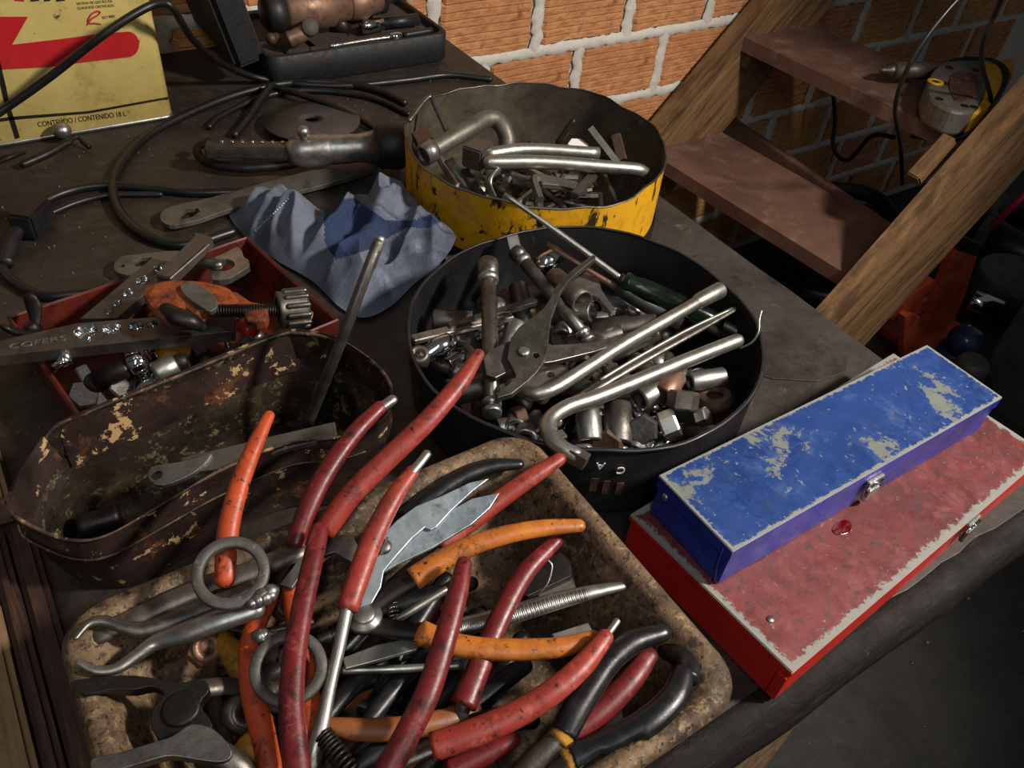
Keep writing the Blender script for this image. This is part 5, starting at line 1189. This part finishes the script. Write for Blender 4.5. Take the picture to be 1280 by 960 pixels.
t = Thing('pin_spanner', 'long flat grey spanner with slotted ring end on the bench', 'spanner')
plate(t, 'pin_spanner', [(200, 270), (206, 261), (224, 255), (262, 247), (330, 228), (400, 210), (455, 199), (468, 201), (470, 210), (430, 224), (360, 242), (285, 262), (250, 274), (218, 281), (204, 278)], .006, .012, 'grey_bar', holes=(((222, 269), (232, 261), (246, 259), (250, 264), (240, 271), (228, 274)),), smooth_n=3); t.done()
t = Thing('link_plate', 'flat grey link plate with big hole behind the red tray', 'plate')
plate(t, 'link_plate', [(142, 332), (150, 321), (176, 317), (220, 313), (236, 318), (228, 332), (196, 338), (165, 344), (146, 340)], .005, .012, 'grey_bar', holes=(((166, 328), (176, 322), (188, 321), (190, 326), (182, 332), (170, 333)), (152, 332, .003)), smooth_n=3); t.done()
t = Thing('eye_bolt', 'small dark bolt with ball head lying before the yellow tin', 'bolt'); t.part('shank', MB().tube(W3([(30, 205, .008), (60, 192, .010), (84, 178, .012)]), .005, 10, cap='round'), 'black_iron'); t.part('ball', MB().lathe(P(80, 172, .008), UPV, [(0, .005), (.004, .010), (.010, .012), (.016, .010), (.020, .004)], 16), 'steel')
t.part('hook', MB().tube(W3([(84, 180, .012), (96, 171, .014), (106, 180, .008), (112, 184, .006)]), .003, 8), 'black_iron'); t.done()
one('dark_clip', 'small dark metal clip at the bench left edge', 'clip', MB().tube(W3([(-10, 205, .006), (10, 196, .012), (28, 190, .008)]), .006, 8, .5), 'black_iron')
# crumbs of grit on the bench
gr = random.Random(4); m = MB()
for k in range(420):
    x, y = gr.uniform(-.05, .74), gr.uniform(.5, 1.15); r_ = gr.uniform(.0006, .0018)
    if math.hypot(x - YCX, y - YCY) < YCR + .01 or math.hypot(x - BCX, y - BCY) < BCR + .01: continue
    m.lathe((x, y, .0), (0, 0, 1), [(0, r_), (r_ * .8, r_ * .8), (r_ * 1.2, r_ * .2)], 5, False)
one('grit', 'fine pale grit and swarf scattered over the bench', 'grit', m, 'grey_bar', kind='stuff')

# ------------------------------------------------------------------ the rag
from mathutils.bvhtree import BVHTree
out = [(284, 262), (296, 250), (340, 250), (400, 262), (455, 268), (495, 250, .025), (520, 229, .05), (548, 224, .058), (566, 238, .058), (573, 275, .052), (567, 306, .038), (548, 332, .018), (520, 354, .006), (488, 384), (455, 398), (425, 385), (390, 352), (345, 326), (305, 296)]
ob = catmull([P(q[0], q[1], q[2] if len(q) > 2 else .003) for q in out], 16, True)
for q in ob:                                    # the cloth stops where the cans stand
    for (kx, ky, kr) in ((YCX, YCY, YCR + .010), (BCX, BCY, BCR + .010)):
        d_ = Vector((q.x - kx, q.y - ky, 0))
        if d_.length < kr: d_ = d_.normalized() * kr; q.x, q.y = kx + d_.x, ky + d_.y
 
NB = len(ob); cc = sum(ob, Vector()) / NB; NR = 70
vs = []; fs = []; hump = P(546, 292, .0)
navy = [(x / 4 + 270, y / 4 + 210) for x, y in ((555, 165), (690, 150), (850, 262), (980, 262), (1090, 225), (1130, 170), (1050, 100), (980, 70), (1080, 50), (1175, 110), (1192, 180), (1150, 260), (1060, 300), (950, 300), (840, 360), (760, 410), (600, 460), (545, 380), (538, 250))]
def inside(p, poly):
    r_ = False; j = len(poly) - 1
    for i in range(len(poly)):
        if (poly[i][1] > p[1]) != (poly[j][1] > p[1]) and p[0] < (poly[j][0] - poly[i][0]) * (p[1] - poly[i][1]) / (poly[j][1] - poly[i][1]) + poly[i][0]: r_ = not r_
        j = i
    return r_
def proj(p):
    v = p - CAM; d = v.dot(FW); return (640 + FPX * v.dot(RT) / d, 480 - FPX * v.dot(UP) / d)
def fold(x, y):
    a = R(30); u = x * math.cos(a) + y * math.sin(a); v = -x * math.sin(a) + y * math.cos(a)
    n1 = 1 - abs(noise.noise(Vector((u * 11, v * 26, 1.3)))) * 2.8
    n2 = 1 - abs(noise.noise(Vector((u * 20 + 5, v * 13, 4.1)))) * 2
    n3 = noise.noise(Vector((u * 70, v * 70, 2.2)))
    return .022 * n1 + .012 * n2 + .0006 * n3
for i in range(NR + 1):
    f = i / NR
    for k in range(NB):
        q = cc.lerp(ob[k], f); env = (1 - f ** 5)
        z = q.z + .001 + env * max(.002, .018 * (1 - f * f) + fold(q.x, q.y) )
        vs.append(Vector((q.x, q.y, z)))
for i in range(NR):
    for k in range(NB): fs.append([i * NB + k, i * NB + (k + 1) % NB, (i + 1) * NB + (k + 1) % NB, (i + 1) * NB + k])
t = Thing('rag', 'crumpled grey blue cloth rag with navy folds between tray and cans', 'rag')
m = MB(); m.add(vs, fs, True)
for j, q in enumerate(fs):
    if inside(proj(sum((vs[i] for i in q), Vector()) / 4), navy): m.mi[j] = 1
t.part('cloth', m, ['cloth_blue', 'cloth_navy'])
bv = BVHTree.FromPolygons(vs, fs); m = MB()
for k in range(16):
    pp = []
    for e in (0, .55):
        u = (k + e) / 16; hit = bv.ray_cast(CAM, ray(361 - 43 * u, 249 + 42 * u).normalized())[0]
        if hit: pp.append(hit + UPV * .0008)
    if len(pp) == 2: m.tube(pp, .0008, 6)
if m.v: t.part('stitching', m, 'stitch')
t.done()

# ================================================================== on and behind the stairs
TZ = tread_pts(1)[0]
t = Thing('air_drill', 'worn yellow and grey power tool lying on the upper stair tread', 'power tool')
z7 = lambda L: [(x / 6.0 + 1080, y / 6.0 + 40) for x, y in L]
def lay(z): return dict(tilt=((1200, 100, z), (1250, 100, z), (1200, 60, z)))
plate(t, 'gear_housing', z7([(478, 400), (500, 320), (560, 245), (640, 215), (760, 205), (890, 215), (915, 300), (915, 400), (880, 520), (830, 590), (700, 595), (590, 555), (500, 490)]), .05, 0, 'drill_grey', smooth_n=3, bev=.006, **lay(TZ + .055))
plate(t, 'gear_recess', z7([(640, 400), (660, 320), (740, 290), (820, 310), (860, 380), (850, 450), (780, 500), (690, 510)]), .003, 0, 'rusty_iron', smooth_n=3, **lay(TZ + .0575))
plate(t, 'motor_housing', z7([(885, 215), (980, 235), (1040, 280), (1045, 400), (980, 540), (900, 590), (830, 590), (880, 520), (915, 420), (920, 320)]), .05, 0, 'drill_yellow', smooth_n=2, bev=.006, **lay(TZ + .0555))
plate(t, 'strap', z7([(650, 195), (800, 180), (960, 190), (1060, 240), (1100, 310), (1075, 400), (960, 580), (930, 570), (1030, 400), (1045, 310), (1000, 240), (900, 205), (780, 200)]), .04, 0, 'black_plastic', smooth_n=2, bev=.003, **lay(TZ + .058))
plate(t, 'end_cap', z7([(1030, 205), (1110, 205), (1145, 255), (1110, 330), (1085, 300), (1060, 250)]), .045, 0, 'drill_yellow', smooth_n=2, bev=.004, **lay(TZ + .05))
for x, y in ((640, 270), (835, 287), (565, 505), (755, 557), (825, 565), (608, 388)):
    p = P(x / 6 + 1080, y / 6 + 40, TZ + .055); t.part('screw', MB().lathe(p, UPV, [(0, .008), (.0015, .008), (.0015, .006), (.0005, .005)], 14), 'black_iron')
p = P(1169, 103, TZ + .055); t.part('orange_ring', MB().lathe(p, UPV, [(0, .017), (.003, .016), (.003, .008), (0, .008)], 20), 'drill_yellow'); t.part('ring_hole', MB().lathe(p, UPV, [(0, .0085), (.002, .008)], 16), 'black_iron')
A, B = P(1172, 88, TZ + .034), P(1117, 88, TZ + .034); L = (B - A).length
t.part('barrel', MB().lathe(A, B - A, [(0, .019), (L, .0175)], 20), 'grey_bar'); t.part('nozzle', MB().lathe(B, B - A, [(0, .015), (.012, .014), (.016, .009), (.03, .007), (.034, .004)], 16), 'dark_steel'); t.done()
def hang(label, pts, r=.0045): return one('cable', label, 'cable', MB().tube(catmull([PY(x, y, Y) for x, y, Y in pts], 10), r, 10), 'cable')
hang('black cable hanging in a curve before the upper tread', [(1215, -20, .80), (1180, 18, .80), (1150, 58, .80), (1128, 100, .80), (1119, 135, .80), (1122, 160, .82), (1126, 185, .86), (1128, 230, .95)], .0042)
hang('black cable hanging down over the power tool to the stringer', [(1262, -25, .76), (1245, 15, .78), (1230, 50, .78), (1228, 80, .78), (1238, 120, .78), (1238, 140, .77), (1226, 155, .76), (1205, 170, .76), (1180, 176, .80), (1140, 170, .95)], .0046)
hang('dark cable hanging loose under the upper tread', [(1042, 120, 1.3), (1044, 150, 1.28), (1042, 185, 1.25), (1060, 200, 1.2), (1090, 170, 1.15), (1120, 172, 1.1)], .006)
one('black_hose_heap', 'black hose heaped on the floor in the dark under the stairs', 'hose', MB().tube(catmull([Vector((2.0 + .16 * math.cos(a * 1.0) * (1 + .1 * math.sin(3 * a)), 1.12 + .13 * math.sin(a), FZ + .025 + .012 * a)) for a in [k * .35 for k in range(64)]], 3), .022, 10), 'cable')
t = Thing('oil_bottle', 'dark plastic bottle with shiny shoulder under the stairs', 'bottle'); t.part('body', MB().lathe((2.3, 1.05, FZ), UPV, [(0, .05), (.004, .055), (.2, .055), (.24, .03), (.26, .018), (.28, .018)], 20), 'black_plastic'); t.part('cap', MB().lathe((2.3, 1.05, FZ + .275), UPV, [(0, .022), (.03, .022), (.032, .018)], 16), 'black_plastic'); t.done()
# ---- floor clutter right of the staircase
JY = .80
def vplate(t, nm, pts, Y, th, mm, sn=0, holes=()):
    pl = (PY(pts[0][0], pts[0][1], Y), Vector((1, 0, 0)), Vector((0, 0, 1)), Vector((0, -1, 0)))
    t.part(nm, plate_px(MB(), pts, th, pl, holes, .002, 0, sn), mm)
t = Thing('jack_stand', 'orange steel jack stand on the floor behind the stair stringer', 'jack stand')
vplate(t, 'column', [(1196, 312), (1222, 320), (1206, 372), (1186, 416), (1168, 446), (1140, 446), (1164, 392), (1180, 350)], JY, .025, 'jack_orange')
vplate(t, 'front_leg', [(1131, 396), (1138, 392), (1150, 396), (1150, 446), (1129, 446)], JY - .06, .02, 'jack_orange')
vplate(t, 'side_leg', [(1190, 366), (1200, 362), (1206, 392), (1200, 398)], JY + .05, .03, 'jack_orange')
vplate(t, 'cross_plate', [(1118, 402), (1140, 368), (1168, 350), (1180, 366), (1150, 392), (1132, 398)], JY - .02, .03, 'jack_orange', 0, ((1156, 373, .012),))
vplate(t, 'saddle', [(1196, 300), (1206, 296), (1226, 306), (1222, 322), (1196, 314)], JY, .09, 'black_iron')
b0 = PY(1150, 446, JY); t.part('base', MB().box((b0.x, JY + .02, FZ + .012), (.24, .2, .024), bev=.004), 'jack_orange')
t.part('post', MB().box((b0.x, JY + .02, (FZ + b0.z) / 2 + .02), (.03, .03, b0.z - FZ + .06), bev=.004), 'jack_orange'); t.done()
t = Thing('grey_can', 'grey metal can on the floor beyond the jack stand', 'can'); c = P(1278, 345, FZ + .12); t.part('body', MB().lathe((c.x, c.y, FZ), UPV, [(0, .12), (.003, .125), (.11, .125), (.12, .12), (.12, .115), (.11, .11)], 28), 'grey_plate'); t.part('lid', MB().lathe((c.x, c.y, FZ + .105), UPV, [(0, .11), (.004, .108)], 24), 'grey_disc'); t.done()
one('grey_plate', 'dull grey flat plate leaning behind the jack stand', 'plate', MB().box(PY(1226, 296, 1.0), (.12, .03, .10), rz=.3, bev=.003), 'grey_plate')
A, B = P(1214, 374, FZ + .16), P(1250, 388, FZ + .16); t = Thing('chrome_sleeve', 'shiny chrome sleeve lying on the floor clutter', 'sleeve'); t.part('chrome_sleeve', MB().lathe(A, B - A, [(0, .02), (0, .027), (.003, .028), ((B - A).length, .028), ((B - A).length, .02)], 24), 'chrome'); t.done()
c = P(1213, 415, FZ + .18); t = Thing('bottle_jack', 'small dark blue bottle jack with shiny dome', 'jack'); t.part('dome', MB().lathe((c.x, c.y, FZ + .12), UPV, [(0, .042), (.03, .044), (.05, .040), (.064, .028), (.068, .008)], 24), 'bottle_blue'); t.part('body', MB().lathe((c.x, c.y, FZ), UPV, [(0, .055), (.12, .05)], 24), 'blue_machine'); t.done()
c = P(1222, 446, FZ + .24); t = Thing('hub_stack', 'stepped dark metal hub with round cap beside the blue toolbox', 'hub'); 
t.part('flange', MB().lathe((c.x, c.y, FZ + .05), UPV, [(0, .09), (.05, .095), (.06, .085), (.10, .082), (.105, .066), (.13, .062), (.14, .05)], 28), 'black_iron'); t.part('base', MB().lathe((c.x, c.y, FZ), UPV, [(0, .11), (.05, .11), (.052, .09)], 24), 'jack_orange'); t.part('cap', MB().lathe((c.x, c.y, FZ + .185), UPV, [(0, .04), (.03, .038), (.042, .034), (.045, .03)], 24), 'grey_plate'); t.done()
c = P(1275, 440, FZ + .15); t = Thing('blue_machine', 'blue machine housing with grey frame at the floor edge', 'machine')
t.part('housing', MB().box((c.x + .12, c.y - .1, FZ + .19), (.30, .26, .38), rz=.1, bev=.01), 'blue_machine'); t.part('frame', MB().box((c.x - .035, c.y - .1, FZ + .2), (.03, .28, .40), rz=.1, bev=.004), 'grey_plate'); t.done()
one('red_pole', 'pinkish red pole leaning beyond the stair stringer', 'pole', MB().tube([PY(1232, 290, 1.0), PY(1300, 226, .95)], .011, 12), 'pink_red')
t = Thing('floor_tyre', 'dark rubber tyre lying on the floor in shade', 'tyre'); c = P(1290, 290, FZ + .06); t.part('floor_tyre', MB().tube([Vector((c.x + .17 * math.cos(k * .2618), c.y + .17 * math.sin(k * .2618), FZ + .06)) for k in range(24)], .06, 14, closed=True), 'cable'); t.done()  # tyre lying flat, simplified to a plain ring
# pebbles on the floor
m = MB()
for k in range(60):
    x, y = gr.uniform(.6, 1.9), gr.uniform(-.3, .55); r_ = gr.uniform(.002, .006); m.lathe((x, y, FZ), (0, 0, 1), [(0, r_), (r_ * .6, r_ * .9), (r_, r_ * .2)], 6, False)
one('floor_grit', 'pale specks of grit scattered on the concrete floor', 'grit', m, 'grey_bar', kind='stuff')
